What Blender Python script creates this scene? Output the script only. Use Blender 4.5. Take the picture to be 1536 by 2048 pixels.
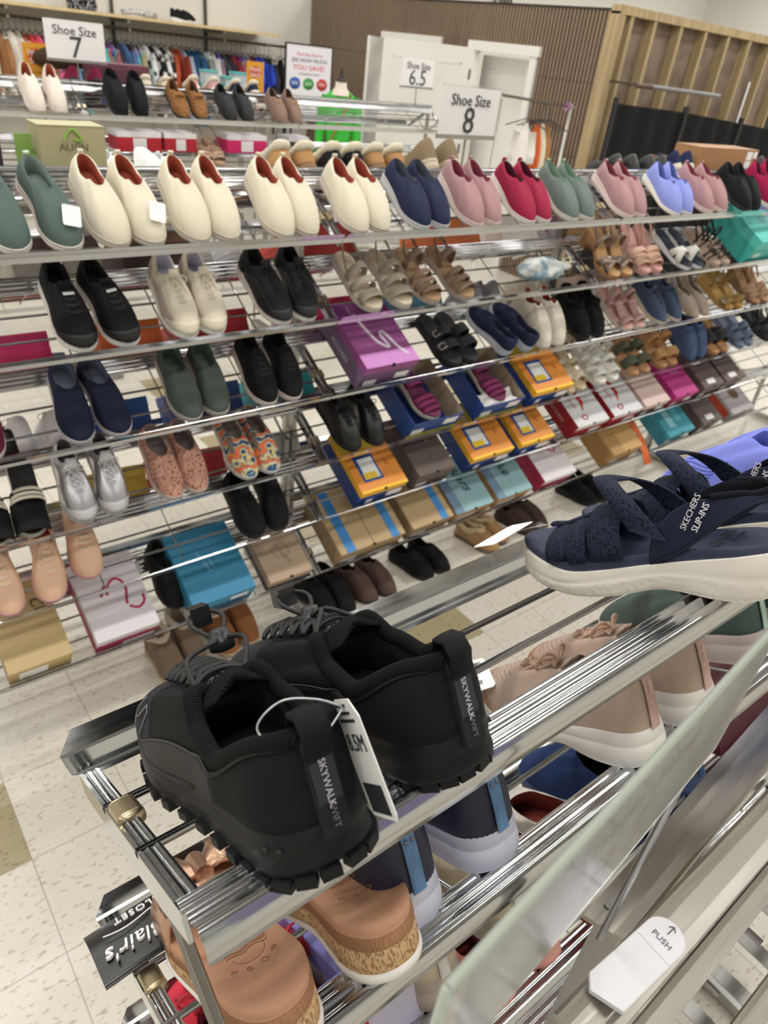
import bpy, math, random
from mathutils import Matrix, Vector
S=bpy.context.scene
for o in list(bpy.data.objects): bpy.data.objects.remove(o)
COL=S.collection
PI=math.pi
rad=math.radians
rnd=random.Random(7)
# ---------------------------------------------------------------- camera
H=2.05                                   # camera height above the floor
cam=bpy.data.objects.new('camera',bpy.data.cameras.new('camera')); COL.objects.link(cam); S.camera=cam
p_,r_,y_=rad(32.9),rad(7.1),rad(41.4)
fw=Vector((math.sin(y_)*math.cos(p_),math.cos(y_)*math.cos(p_),-math.sin(p_)))
rt=Vector((math.cos(y_),-math.sin(y_),0)); up=rt.cross(fw)
right=rt*math.cos(r_)+up*math.sin(r_); upv=up*math.cos(r_)-rt*math.sin(r_)
cam.matrix_world=Matrix(((right.x,upv.x,-fw.x,0),(right.y,upv.y,-fw.y,0),(right.z,upv.z,-fw.z,H),(0,0,0,1)))
cam.data.sensor_fit='VERTICAL'; cam.data.sensor_height=36; cam.data.sensor_width=27
cam.data.lens=1425/2048*36
cam.data.clip_start=.02
cam.data.dof.use_dof=True; cam.data.dof.focus_distance=.62; cam.data.dof.aperture_fstop=10.5
# ---------------------------------------------------------------- world, light, exposure
S.view_settings.view_transform='Standard'; S.view_settings.look='None'
S.view_settings.exposure=0.1; S.view_settings.gamma=1; S.view_settings.use_curve_mapping=False
W=bpy.data.worlds.new('world'); S.world=W; W.use_nodes=True
W.node_tree.nodes['Background'].inputs[0].default_value=(.9,.95,1,1); W.node_tree.nodes['Background'].inputs[1].default_value=.3
CEIL=4.4
def area(name,x,y,z,sx,sy,e,col=(1,.97,.92)):
    l=bpy.data.lights.new(name,'AREA'); l.shape='RECTANGLE'; l.size=sx; l.size_y=sy; l.energy=e; l.color=col
    o=bpy.data.objects.new(name,l); o.location=(x,y,z); COL.objects.link(o); return o
LAMPS=[(x,y) for y in (-2.2,-.4,1.4,3.4,5.6,8.0) for x in (-3.0,-.2,2.6,5.4,8.2,11.2,14.2)]  # ceiling light grid; rightmost columns added to brighten the right and back walls
# ---------------------------------------------------------------- materials
MC={}
def lin(h):
    h=h.lstrip('#'); out=[]
    for i in (0,2,4):
        c=int(h[i:i+2],16)/255; out.append(c/12.92 if c<=.04045 else ((c+.055)/1.055)**2.4)
    return (out[0],out[1],out[2],1)
def mat(h,rough=.6,metal=0.,kind='plain',h2=None,scale=1.,bump=.3,trans=0.,name=None):
    key=(h,rough,metal,kind,h2,scale,bump,trans)
    if key in MC: return MC[key]
    m=bpy.data.materials.new(name or ('%s_%s'%(kind,h.lstrip('#')))); m.use_nodes=True
    nt=m.node_tree; N=nt.nodes; Lk=nt.links; b=N['Principled BSDF']
    b.inputs['Base Color'].default_value=lin(h); b.inputs['Roughness'].default_value=rough; b.inputs['Metallic'].default_value=metal
    if kind in ('knit','noise','mesh','fur','spots','tiedye','print') and not metal: b.inputs['Specular IOR Level'].default_value=.22
    if trans: b.inputs['Transmission Weight'].default_value=trans; b.inputs['IOR'].default_value=1.45
    MC[key]=m
    if kind=='plain': return m
    tc=N.new('ShaderNodeTexCoord'); mp=N.new('ShaderNodeMapping'); Lk.new(tc.outputs['Object'],mp.inputs[0])
    def bmp(sock,strength,dist=.001):
        bn=N.new('ShaderNodeBump'); bn.inputs['Strength'].default_value=strength; bn.inputs['Distance'].default_value=dist
        Lk.new(sock,bn.inputs['Height']); Lk.new(bn.outputs[0],b.inputs['Normal'])
    def mixc(fac,a,c):
        mx=N.new('ShaderNodeMix'); mx.data_type='RGBA'; Lk.new(fac,mx.inputs[0]); mx.inputs[6].default_value=a; mx.inputs[7].default_value=c
        Lk.new(mx.outputs[2],b.inputs['Base Color']); return mx
    def ramp(sock,p0,p1,c0=(0,0,0,1),c1=(1,1,1,1)):
        r=N.new('ShaderNodeValToRGB'); r.color_ramp.elements[0].position=p0; r.color_ramp.elements[1].position=p1
        r.color_ramp.elements[0].color=c0; r.color_ramp.elements[1].color=c1; Lk.new(sock,r.inputs[0]); return r
    if kind=='knit':      # ribbed knit running across the shoe
        w=N.new('ShaderNodeTexWave'); w.wave_type='BANDS'; w.bands_direction='Y'; w.inputs['Scale'].default_value=80*scale; w.inputs['Distortion'].default_value=1.5; w.inputs['Detail'].default_value=1
        Lk.new(mp.outputs[0],w.inputs[0]); bmp(w.outputs['Fac'],bump)
        c=lin(h); mixc(w.outputs['Fac'],tuple(x*.86 for x in c[:3])+(1,),c)
    elif kind=='mesh':
        mp.inputs['Scale'].default_value=(900*scale,900*scale,900*scale)
        v=N.new('ShaderNodeTexVoronoi'); Lk.new(mp.outputs[0],v.inputs[0]); v.inputs['Scale'].default_value=1; bmp(v.outputs[0],bump)
        c=lin(h); mixc(v.outputs[0],c,tuple(min(1,x*1.7+.006) for x in c[:3])+(1,))
    elif kind=='noise':
        n=N.new('ShaderNodeTexNoise'); n.inputs['Scale'].default_value=200*scale; n.inputs['Detail'].default_value=4; Lk.new(mp.outputs[0],n.inputs[0])
        bmp(n.outputs[0],bump)
        if h2: mixc(ramp(n.outputs[0],.42,.6).outputs[0],lin(h),lin(h2))
    elif kind=='fur':
        n=N.new('ShaderNodeTexNoise'); n.inputs['Scale'].default_value=140*scale; n.inputs['Detail'].default_value=6; Lk.new(mp.outputs[0],n.inputs[0])
        bmp(n.outputs[0],1,.006); c=lin(h); mixc(n.outputs[0],tuple(x*.72 for x in c[:3])+(1,),c)
    elif kind=='spots':   # leopard, florals, prints
        v=N.new('ShaderNodeTexVoronoi'); v.inputs['Scale'].default_value=60*scale; Lk.new(mp.outputs[0],v.inputs[0]); v.feature='SMOOTH_F1'
        mixc(ramp(v.outputs[0],.25,.4).outputs[0],lin(h2),lin(h))
    elif kind=='print':   # many coloured print
        v=N.new('ShaderNodeTexVoronoi'); v.inputs['Scale'].default_value=28*scale; Lk.new(mp.outputs[0],v.inputs[0])
        hs=N.new('ShaderNodeHueSaturation'); hs.inputs['Saturation'].default_value=1.1; hs.inputs['Value'].default_value=.9; Lk.new(v.outputs['Color'],hs.inputs['Color'])
        mx=N.new('ShaderNodeMix'); mx.data_type='RGBA'; mx.inputs[0].default_value=.45; Lk.new(hs.outputs[0],mx.inputs[6]); mx.inputs[7].default_value=lin(h); Lk.new(mx.outputs[2],b.inputs['Base Color'])
    elif kind=='tiedye':
        w=N.new('ShaderNodeTexWave'); w.wave_type='RINGS'; w.rings_direction='SPHERICAL'; w.inputs['Scale'].default_value=9*scale; w.inputs['Distortion'].default_value=5; w.inputs['Detail'].default_value=3; w.inputs['Detail Scale'].default_value=3
        mp.inputs['Location'].default_value=(0,-.19,-.02); Lk.new(mp.outputs[0],w.inputs[0])
        r=ramp(w.outputs['Fac'],0,1,lin('3f3a66'),lin('e86a5c'))
        for p,c in ((.2,'3a78a8'),(.38,'f2d64b'),(.55,'e8e4d8'),(.75,'5b3a6c'),(.88,'f2a23a')):
            e=r.color_ramp.elements.new(p); e.color=lin(c)
        Lk.new(r.outputs[0],b.inputs['Base Color'])
    elif kind=='cork':
        n=N.new('ShaderNodeTexNoise'); n.inputs['Scale'].default_value=420; n.inputs['Detail'].default_value=3; mp.inputs['Scale'].default_value=(1,1,.5); Lk.new(mp.outputs[0],n.inputs[0])
        mixc(ramp(n.outputs[0],.40,.52).outputs[0],lin('8a6a45'),lin('c2a077')); bmp(n.outputs[0],.4)
    elif kind=='stripes':
        w=N.new('ShaderNodeTexWave'); w.bands_direction='Y'; w.wave_profile='SIN'; w.inputs['Scale'].default_value=20*scale; Lk.new(mp.outputs[0],w.inputs[0])
        mixc(ramp(w.outputs['Fac'],.48,.52).outputs[0],lin(h),lin(h2))
    elif kind=='wood':
        w=N.new('ShaderNodeTexNoise'); mp.inputs['Scale'].default_value=(30,30,1.2); Lk.new(mp.outputs[0],w.inputs[0]); w.inputs['Scale'].default_value=1; w.inputs['Detail'].default_value=5
        mixc(ramp(w.outputs[0],.35,.7).outputs[0],lin(h),lin(h2))
    elif kind=='brushed':
        n=N.new('ShaderNodeTexNoise'); mp.inputs['Scale'].default_value=(3,60,60); Lk.new(mp.outputs[0],n.inputs[0]); n.inputs['Scale'].default_value=4; n.inputs['Detail'].default_value=4
        mr=N.new('ShaderNodeMapRange'); Lk.new(n.outputs[0],mr.inputs[0]); mr.inputs[3].default_value=rough*.6; mr.inputs[4].default_value=rough*1.6; Lk.new(mr.outputs[0],b.inputs['Roughness'])
        bmp(n.outputs[0],bump,.0003)
    return m
CHROME=mat('c4c6c8',.13,1,'brushed',bump=.12,name='chrome')
CHROME2=mat('a9a9a6',.3,1,'brushed',bump=.2,name='dull_steel')
BRASS=mat('b8aa8c',.3,1,name='clip_metal')
# ---------------------------------------------------------------- mesh builder
class MB:
    def __init__(s): s.v=[]; s.f=[]; s.sm=[]
    def add(s,vs,fs,smooth=True):
        n=len(s.v); s.v+= [tuple(v) for v in vs]; s.f+=[tuple(i+n for i in f) for f in fs]; s.sm+=[smooth]*len(fs); return s
    def box(s,x0,x1,y0,y1,z0,z1,M=None):
        vs=[Vector((x,y,z)) for z in (z0,z1) for y in (y0,y1) for x in (x0,x1)]
        if M: vs=[M@v for v in vs]
        return s.add(vs,[(0,2,3,1),(4,5,7,6),(0,1,5,4),(2,6,7,3),(0,4,6,2),(1,3,7,5)],False)
    def loft(s,rings,close=True,cap0=False,cap1=False,smooth=True):
        n=len(rings[0]); vs=[p for r in rings for p in r]; fs=[]
        for i in range(len(rings)-1):
            for j in range(n if close else n-1):
                k=(j+1)%n; fs.append((i*n+j,i*n+k,(i+1)*n+k,(i+1)*n+j))
        s.add(vs,fs,smooth)
        b=len(s.v)-len(vs)
        for c,i in ((cap0,0),(cap1,len(rings)-1)):
            if c:
                r=rings[i]; cx=sum((Vector(p) for p in r),Vector())/n; s.v.append(tuple(cx)); ci=len(s.v)-1
                for j in range(n): s.f.append((b+i*n+j,b+i*n+(j+1)%n,ci)); s.sm.append(smooth)
        return s
    def tube(s,pts,r,n=8,closed=False,caps=True,flat=1.):
        pts=[Vector(p) for p in pts]; rings=[]; m=len(pts); prev=None
        for i,p in enumerate(pts):
            a=pts[(i-1)%m] if (closed or i>0) else pts[i]; c=pts[(i+1)%m] if (closed or i<m-1) else pts[i]
            t=(c-a); t=t.normalized() if t.length>1e-9 else Vector((0,0,1))
            if prev is None:
                u=t.cross(Vector((0,0,1)));
                if u.length<1e-3: u=t.cross(Vector((0,1,0)))
                u.normalize()
            else:
                u=prev-t*prev.dot(t); u.normalize()
            prev=u; w=t.cross(u); rr=r[i] if isinstance(r,(list,tuple)) else r
            rings.append([p+u*math.cos(2*PI*k/n)*rr+w*math.sin(2*PI*k/n)*rr*flat for k in range(n)])
        if closed: rings.append(rings[0])
        return s.loft(rings,cap0=caps and not closed,cap1=caps and not closed)
    def ribbon(s,pts,wd,nm,th=.002):   # pts centre line, wd width vectors, nm normals
        rings=[]
        for p,w,n in zip(pts,wd,nm):
            p=Vector(p);w=Vector(w);n=Vector(n).normalized()*th
            rings.append([p-w,p-w*.92+n,p+n*1.3,p+w*.92+n,p+w,p+w*.9-n*.2,p-w*.9-n*.2])
        return s.loft(rings,cap0=True,cap1=True)
    def ext(s,prof,x0,x1,closed=False):  # profile (y,z) extruded along x
        xs0=x0 if isinstance(x0,(list,tuple)) else [x0]*len(prof); xs1=x1 if isinstance(x1,(list,tuple)) else [x1]*len(prof)
        return s.loft([[(xs0[i],p[0],p[1]) for i,p in enumerate(prof)],[(xs1[i],p[0],p[1]) for i,p in enumerate(prof)]],close=closed,cap0=closed,cap1=closed,smooth=False)
    def tf(s,M): s.v=[tuple(M@Vector(v)) for v in s.v]; return s
    def mesh(s,name,m):
        me=bpy.data.meshes.new(name); me.from_pydata(s.v,[],s.f); me.polygons.foreach_set('use_smooth',s.sm); me.materials.append(m); me.update(); return me
    def obj(s,name,m,parent=None):
        o=bpy.data.objects.new(name,s.mesh(name,m)); COL.objects.link(o); o.parent=parent; return o
def smooth(pts,k=6,closed=False):
    P=[Vector(p) for p in pts]; n=len(P); out=[]
    for i in range(n if closed else n-1):
        a,b,c,d=(P[(i-1)%n],P[i],P[(i+1)%n],P[(i+2)%n]) if closed else (P[max(0,i-1)],P[i],P[i+1],P[min(n-1,i+2)])
        for j in range(k):
            t=j/k; out.append(.5*((2*b)+(c-a)*t+(2*a-5*b+4*c-d)*t*t+(3*b-a-3*c+d)*t**3))
    if not closed: out.append(P[-1])
    return out
def empty(name,M=None):
    o=bpy.data.objects.new(name,None); o.empty_display_size=.03; COL.objects.link(o)
    if M is not None: o.matrix_world=M
    return o
def tag(o,label,cat,group=None):
    o['label']=label; o['category']=cat
    if group: o['group']=group
    return o
def struct(o): o['kind']='structure'; return o
def textmesh(body,size,m,M,ext=.0002,align='CENTER',sx=1.,shear=0.,space=1.):
    cu=bpy.data.curves.new('t','FONT'); cu.body=body; cu.size=size; cu.extrude=ext; cu.align_x=align; cu.align_y='CENTER'; cu.resolution_u=2; cu.shear=shear; cu.space_character=space
    o=bpy.data.objects.new('t',cu); COL.objects.link(o)
    dg=bpy.context.evaluated_depsgraph_get(); me=bpy.data.meshes.new_from_object(o.evaluated_get(dg)); bpy.data.objects.remove(o)
    me.transform(M@Matrix.Diagonal((sx,1,1,1))); me.materials.clear(); me.materials.append(m); me.name='lettering'; return me
def addmesh(name,me,parent,label=None):
    o=bpy.data.objects.new(name,me); COL.objects.link(o); o.parent=parent
    if label: o['label']=label
    return o
def frame(x,y,z,origin):      # matrix from three axes
    return Matrix(((x[0],y[0],z[0],origin[0]),(x[1],y[1],z[1],origin[1]),(x[2],y[2],z[2],origin[2]),(0,0,0,1)))
# ---------------------------------------------------------------- rack geometry shared by shelves and the things on them
TH=math.atan(.57); CS,SN=math.cos(TH),math.sin(TH)
MIDZ=[H-.51,H-.766,H-1.029,H-1.289,H-1.543,H-1.806]; MIDY=1.85
FORZ=[H-.54,H-.80,H-1.06,H-1.32,H-1.58]; FORY=.43
def shelf_pt(ylip,zb,d,X,u,n): return Vector((X,ylip+d*(u*CS-n*SN),zb+u*SN+n*CS))
def shelf_frame(ylip,zb,d,X,u,yaw=0,n=.003,L=0.,rev=False):
    """matrix whose +Y is the toe direction (down the slope to the lip); (X,u) is where the toe rests"""
    yv=Vector((0,-d*CS,-SN)); nv=Vector((0,-d*SN,CS))
    a=rad(yaw); xv=yv.cross(nv)
    yv2=yv*math.cos(a)+Vector((-1,0,0))*math.sin(a)*1.0
    if rev: yv2=-yv2
    yv2.normalize(); xv2=yv2.cross(nv)
    P=shelf_pt(ylip,zb,d,X,u,n)
    return frame(xv2,yv2,nv,P-yv2*L)
# ================================================================= STRUCTURE
def floor_mat():
    m=bpy.data.materials.new('vinyl_tile'); m.use_nodes=True; nt=m.node_tree; N=nt.nodes; L=nt.links; b=N['Principled BSDF']
    g=N.new('ShaderNodeNewGeometry'); sx=N.new('ShaderNodeSeparateXYZ'); L.new(g.outputs['Position'],sx.inputs[0])
    def M_(op,a,b_=None,c=None):
        n=N.new('ShaderNodeMath'); n.operation=op
        for i,v in enumerate((a,b_,c)):
            if v is None: continue
            if isinstance(v,(int,float)): n.inputs[i].default_value=v
            else: L.new(v,n.inputs[i])
        return n.outputs[0]
    T=.3048
    fx=M_('DIVIDE',M_('SUBTRACT',sx.outputs[0],.0757),T); fy=M_('DIVIDE',M_('SUBTRACT',sx.outputs[1],1.417),T)
    ix=M_('FLOOR',fx); iy=M_('FLOOR',fy); rx=M_('SUBTRACT',fx,ix); ry=M_('SUBTRACT',fy,iy)
    seam=M_('MINIMUM',M_('MINIMUM',rx,M_('SUBTRACT',1,rx)),M_('MINIMUM',ry,M_('SUBTRACT',1,ry)))
    sm=M_('LESS_THAN',seam,.006)
    ax=M_('LESS_THAN',M_('ABSOLUTE',M_('SUBTRACT',M_('FLOORED_MODULO',ix,6) ,5)),.5); ay=M_('LESS_THAN',M_('FLOORED_MODULO',iy,3),.5)
    acc=M_('MULTIPLY',ax,ay)
    n=N.new('ShaderNodeTexNoise'); L.new(g.outputs['Position'],n.inputs[0]); n.inputs['Scale'].default_value=7; n.inputs['Detail'].default_value=8
    n2=N.new('ShaderNodeTexNoise'); mp=N.new('ShaderNodeMapping'); mp.inputs['Rotation'].default_value=(0,0,.4); mp.inputs['Scale'].default_value=(38,95,1); L.new(g.outputs['Position'],mp.inputs[0]); L.new(mp.outputs[0],n2.inputs[0]); n2.inputs['Scale'].default_value=1; n2.inputs['Detail'].default_value=2
    fl=N.new('ShaderNodeValToRGB'); fl.color_ramp.elements[0].position=.60; fl.color_ramp.elements[1].position=.66; L.new(n2.outputs[0],fl.inputs[0])
    cell=N.new('ShaderNodeTexWhiteNoise'); cb=N.new('ShaderNodeCombineXYZ'); L.new(ix,cb.inputs[0]); L.new(iy,cb.inputs[1]); L.new(cb.outputs[0],cell.inputs[0])
    def mix(f,a,c):
        x=N.new('ShaderNodeMix'); x.data_type='RGBA'
        for s,v in ((x.inputs[0],f),(x.inputs[6],a),(x.inputs[7],c)):
            if isinstance(v,(tuple,float)): s.default_value=v
            else: L.new(v,s)
        return x.outputs[2]
    base=mix(n.outputs[0],lin('cfcabd'),lin('dedad0')); base=mix(M_('MULTIPLY',cell.outputs[0],.35),base,lin('c9c3b4'))
    base=mix(M_('MULTIPLY',fl.outputs[0],.55),base,lin('97836a'))
    base=mix(acc,base,mix(M_('MULTIPLY',fl.outputs[0],.6),lin('a49879'),lin('6d604a')))
    base=mix(M_('MULTIPLY',sm,.55),base,lin('857a66'))
    L.new(base,b.inputs['Base Color']); b.inputs['Roughness'].default_value=.28
    return m
fl=struct(MB().box(-6,16,-4,15,-.1,0).obj('floor',floor_mat()))
WALLW=mat('e4e2da',.85,0,'noise',bump=.05,name='painted_wall')
struct(MB().box(-6,16,10.2,10.35,0,CEIL+.1).obj('wall_back',WALLW))
struct(MB().box(-6.15,-6,-4,10.35,0,CEIL+.1).obj('wall_left',WALLW))
struct(MB().box(16,16.15,-4,10.35,0,CEIL+.1).obj('wall_right',WALLW))
struct(MB().box(-6.15,16.15,-4.15,-4,0,CEIL+.1).obj('wall_front',WALLW))
struct(MB().box(-6.15,16.15,-4.15,10.35,CEIL,CEIL+.1).obj('ceiling',mat('83837f',.9)))
# slatted fitting-room wall (plane x=6.5, from the back wall to the near corner)
mb=MB(); XW=6.5; Y0,Y1=5.0,10.2; ZT=H+.5
mb.box(XW+.03,XW+.05,Y0,Y1,0,ZT)
y=Y0+.02
DOORS=[(5.88,6.88),(7.40,8.48)]
SL=MB(); DTOP=H+.15
while y<Y1-.03:
    z0=0
    for a,c in DOORS:
        if a-.02<y<c+.02: z0=DTOP+.02
    for (a,c) in ((0,H-.735),(H-.73,H-.085),(H-.08,ZT)):
        if c>z0: SL.box(XW+.002,XW+.03,y,y+.021,max(a,z0),c)
    y+=.045
w=MB()
yy=[Y0]+[v for d in DOORS for v in d]+[Y1]
for i in range(0,len(yy),2): w.box(XW+.03,XW+.06,yy[i],yy[i+1],0,ZT)
for a,c in DOORS: w.box(XW+.03,XW+.06,a,c,DTOP,ZT)
wf=struct(w.obj('wall_fitting_rooms',mat('241d18',.9)))
struct(SL.obj('trim_1',mat('94806c',.6,0,'wood','85705d',name='slat_veneer')))
struct(MB().box(XW,XW+.08,Y0,Y1,ZT,ZT+.02).obj('trim_2',mat('26221e',.6)))
DW=mat('e9e8e3',.45,name='door_paint')
for i,(a,c) in enumerate(DOORS):
    e=struct(empty('door_%d'%(i+1),Matrix.Translation((XW,a,0))))
    fr=MB(); fr.box(-.02,.07,-.0,.09,0,DTOP-H+H); fr.box(-.02,.07,c-a-.09,c-a,0,DTOP); fr.box(-.03,.07,-.03,c-a+.03,DTOP-.07,DTOP+.02); fr.obj('door_frame',DW,e)
    # interior seen through the open frame
    MB().box(.30,.33,-.1,c-a+.1,0,DTOP-.1).obj('cubicle_wall',mat('fbfaf5',.8),e)
    hinge=Vector((6.5,c-.05,0)); free=Vector((5.72,7.46,0)) if i==0 else Vector((5.93,8.02,0))
    d=(free-hinge); ln=d.length; d.normalize(); n=Vector((-d.y,d.x,0))
    M=Matrix.Translation((-XW,-a,0))@frame(d,n,Vector((0,0,1)),hinge)
    lf=MB(); lf.box(0,ln,-.018,.018,.02,H+.1)
    for (u0,u1,v0,v1) in ((.12,ln-.12,.15,.95),(.12,ln-.12,1.1,2.0)):
        for (p,q,r,s_) in ((u0,u1,v0,v0+.02),(u0,u1,v1-.02,v1),(u0,u0+.02,v0,v1),(u1-.02,u1,v0,v1)): lf.box(p,q,-.024,.024,r,s_)
    l=lf.tf(M).obj('door_leaf',DW,e)
    hb=MB(); 
    for z in (1.1,1.85): hb.box(-.02,.03,-.024,.024,z,z+.1)
    hb.tf(M).obj('hinge',mat('8a7f6a',.3,1),e)
    if i==1: MB().tube([(ln-.06,-.03,1.0),(ln-.06,-.075,1.0),(ln-.15,-.08,1.0)],.009).tf(M).obj('door_handle',mat('a09a90',.3,1),e)
# open stud wall turning the corner
PINE=mat('bba680',.7,0,'wood','9a8562',name='pine'); 
sw=empty('stud_wall',Matrix.Translation((6.55,4.99,0))); struct(sw)
for i,x in enumerate([0,.13,.5,.95,1.4,1.85,2.3,2.75,3.2]):
    MB().box(x,x+.045,0,.1,0,ZT-.02).obj('stud',PINE,sw)
MB().box(-.06,3.3,-.01,.1,ZT-.02,ZT+.05).obj('top_plate',PINE,sw)
MB().box(-.06,-.02,-.02,.11,0,ZT).obj('corner_post',PINE,sw)
MB().box(0,3.25,.1,.115,0,ZT).obj('back_panel',mat('8b7a6c',.8,0,'noise','7b695c',scale=.03,bump=.1,name='raw_panel'),sw)
struct(MB().box(9.86,12.0,5.2,5.3,0,ZT+.1).obj('trim_3',mat('c8c8c4',.6,0,'stripes','8e8e8a',scale=.2)))
struct(MB().box(9.8,9.95,4.98,5.3,0,ZT).obj('trim_4',mat('17171a',.6)))
# ================================================================= RACKS
LIPP=[(.012,-.002),(.0,-.002),(-.002,.0),(-.001,.017),(-.004,.019),(-.006,.037)]
FLUTE=[(.241,-.006),(.242,.002)]+[(.2455+.0035*(1-math.cos(a)),.002+.0035*math.sin(a)) for a in (.5,1.1,1.6,2.1,2.7)]+[(.254,.0015),(.257,.0015)]+[(.2585+.0045*(1-math.cos(a)),.002+.005*math.sin(a)) for a in (.4,1.0,1.57,2.1,2.7)]+[(.2695,.0015),(.2725,.0015)]+[(.274+.005*(1-math.cos(a)),.001+.0055*math.sin(a)) for a in (.4,1.0,1.57,2.1,2.8)]+[(.2855,-.004),(.2855,-.015),(.283,-.016)]
def shelf(root,name,ylip,zb,d,x0,x1,cross=True,band=0,lipin=.0,nb=3,x_lip0=None):
    P=lambda u,n: (ylip+d*(u*CS-n*SN),zb+u*SN+n*CS)
    sh=MB().loft([[(x,)+P(u,n) for u,n in FLUTE] for x in (x0,x1)],close=False).obj('shelf',CHROME,root)
    for xs,sg in ((x0,1),(x1,-1)):
        fr=MB(); prof=[(0.004,-.018),(.004,.0),(.25,.0),(.25,-.022),(.2,-.026)]
        pr=[P(u,n) for u,n in prof]
        fr.loft([[(xs,a,b) for a,b in pr],[(xs+sg*.003,a,b) for a,b in pr]],cap0=True,cap1=True,smooth=False)
        for off in (.007,.0135): fr.tube([(xs+sg*off,)+P(.006,-.003),(xs+sg*off,)+P(.246,-.003)],.0032)
        fr.obj('side_rail',CHROME,sh)
    xl0=(x0-.006) if x_lip0 is None else x_lip0; xl1=x1+.002
    lp=[P(u,n) for u,n in LIPP]; th=[P(u+.0012,n+.0004) for u,n in LIPP][::-1]
    off=[.012,.010,.004,0,0,.014]; off=off+off[::-1]
    MB().loft([[(xl0+off[i],a,b) for i,(a,b) in enumerate(lp+th)],[(xl1-off[i]*.3,a,b) for i,(a,b) in enumerate(lp+th)]],cap0=False,smooth=False).obj('lip',CHROME,sh)
    for k in range(1,nb):
        u=.083*k*(3/nb)
        MB().tube([(x0,)+P(u,-.002),(x1,)+P(u,-.002)],.0036).obj('rod',CHROME,sh)
    if cross:
        n=max(1,round((x1-x0)/.3)); 
        for k in range(1,n):
            X=x0+(x1-x0)*k/n
            MB().tube([(X,)+P(.0,-.007),(X,)+P(.245,-.007),(X,)+P(.25,-.014)],.0024).obj('cross_wire',CHROME,sh)
    for xs,sg in ((x0,1),(x1,-1)):
        ex=Vector((1,0,0)); ey=Vector((0,d*CS,SN)); ez=ex.cross(ey)
        M=frame(ex,ey,ez,Vector((xs+sg*.011,)+P(.108,0)))
        MB().loft([[Vector((math.copysign(.010*abs(math.cos(a))**.6,math.cos(a)),yy,math.copysign(.0065*abs(math.sin(a))**.6,math.sin(a)))) for a in [2*PI*k/16 for k in range(16)]] for yy in (-.014,-.012,.012,.014)],cap0=True,cap1=True).tf(M).obj('clip',BRASS,sh)
    if band:
        MB().box(x0,x1,*sorted((P(.288,0)[0],P(.291,0)[0])),P(.27,0)[1]-.01,P(.27,0)[1]+band).obj('back_band',CHROME,sh)
        MB().tube([(x0,)+P(.288,.02),(x1,)+P(.288,.02)],.006).obj('band_rod',CHROME,sh)
    return sh
def rack(name,x0,x1,yc,top,levels,sides,label,ylips,group=None,crossf=True,xl0=None,bandtop=.035):
    t=tag(empty(name,Matrix.Translation(((x0+x1)/2,yc,0))),label,'shoe rack',group)
    Mi=Matrix.Translation((-(x0+x1)/2,-yc,0)); kids=[]
    for d,ylip in zip(sides,ylips):
        for k,z in enumerate(levels):
            kids.append(shelf(t,'shelf',ylip,z,d,x0,x1,cross=crossf and not(d==-1 and k==0 and yc<1),band=bandtop if k==0 and d==1 else 0,x_lip0=xl0))
    for xs in (x0+.012,x1-.012):
        u=MB().box(xs-.009,xs+.009,yc-.012,yc+.012,.03,top-(.02 if yc>1 else .17)).obj('upright',CHROME2,t); kids.append(u)
        b=MB(); b.box(xs-.016,xs+.016,yc-.32,yc+.32,.012,.05)
        for q in (-.3,.3): b.box(xs-.014,xs+.014,yc+q-.014,yc+q+.014,0,.012)
        kids.append(b.obj('foot',CHROME2,t))
        for d,ylip in zip(sides,ylips):
            for z in levels:
                kids.append(MB().tube([shelf_pt(ylip,z,d,xs,.15,-.012),Vector((xs,yc,z-.02))],.005,6).obj('bracket',CHROME2,t))
    for k in kids: k.matrix_parent_inverse=Matrix.Identity(4); k.location=k.location+Mi.translation
    return t
DX=1.376; YC=2.11
where_=['left end section','second section from the left','third section','far right section']
XU=[-.045,1.328,2.703,4.08,5.455]
for i in range(4):
    rack('shoe_rack',XU[i],XU[i+1]-.008,YC,MIDZ[0]+.15,MIDZ,(1,-1),'chrome wire shoe rack in the middle aisle, %s'%where_[i],(MIDY,2*YC-MIDY))
rack('shoe_rack',.0724,1.45,.17,FORZ[0]+.14,FORZ[:5],(-1,),'nearest chrome shoe rack, with the black sneakers on its top shelf',(FORY,),crossf=True,xl0=.0635)
rack('shoe_rack',1.46,2.84,.17,FORZ[0]+.14,FORZ[:5],(-1,),'chrome shoe rack right after the nearest one, cut by the right edge',(FORY,))
R1Y=4.6; R1Z=[H-.51-.26*k for k in range(5)]
XR=[.3,1.5,2.88,4.25]
for i,w_ in enumerate(('left, under the size 7 sign','centre, holding leopard loafers','right end, with an empty top shelf')):
    rack('shoe_rack',XR[i],XR[i+1]-.01,R1Y+.26,R1Z[0]+.15,R1Z,(1,-1),'chrome shoe rack in the second row, %s'%w_,(R1Y,R1Y+.52),bandtop=.04)
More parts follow.
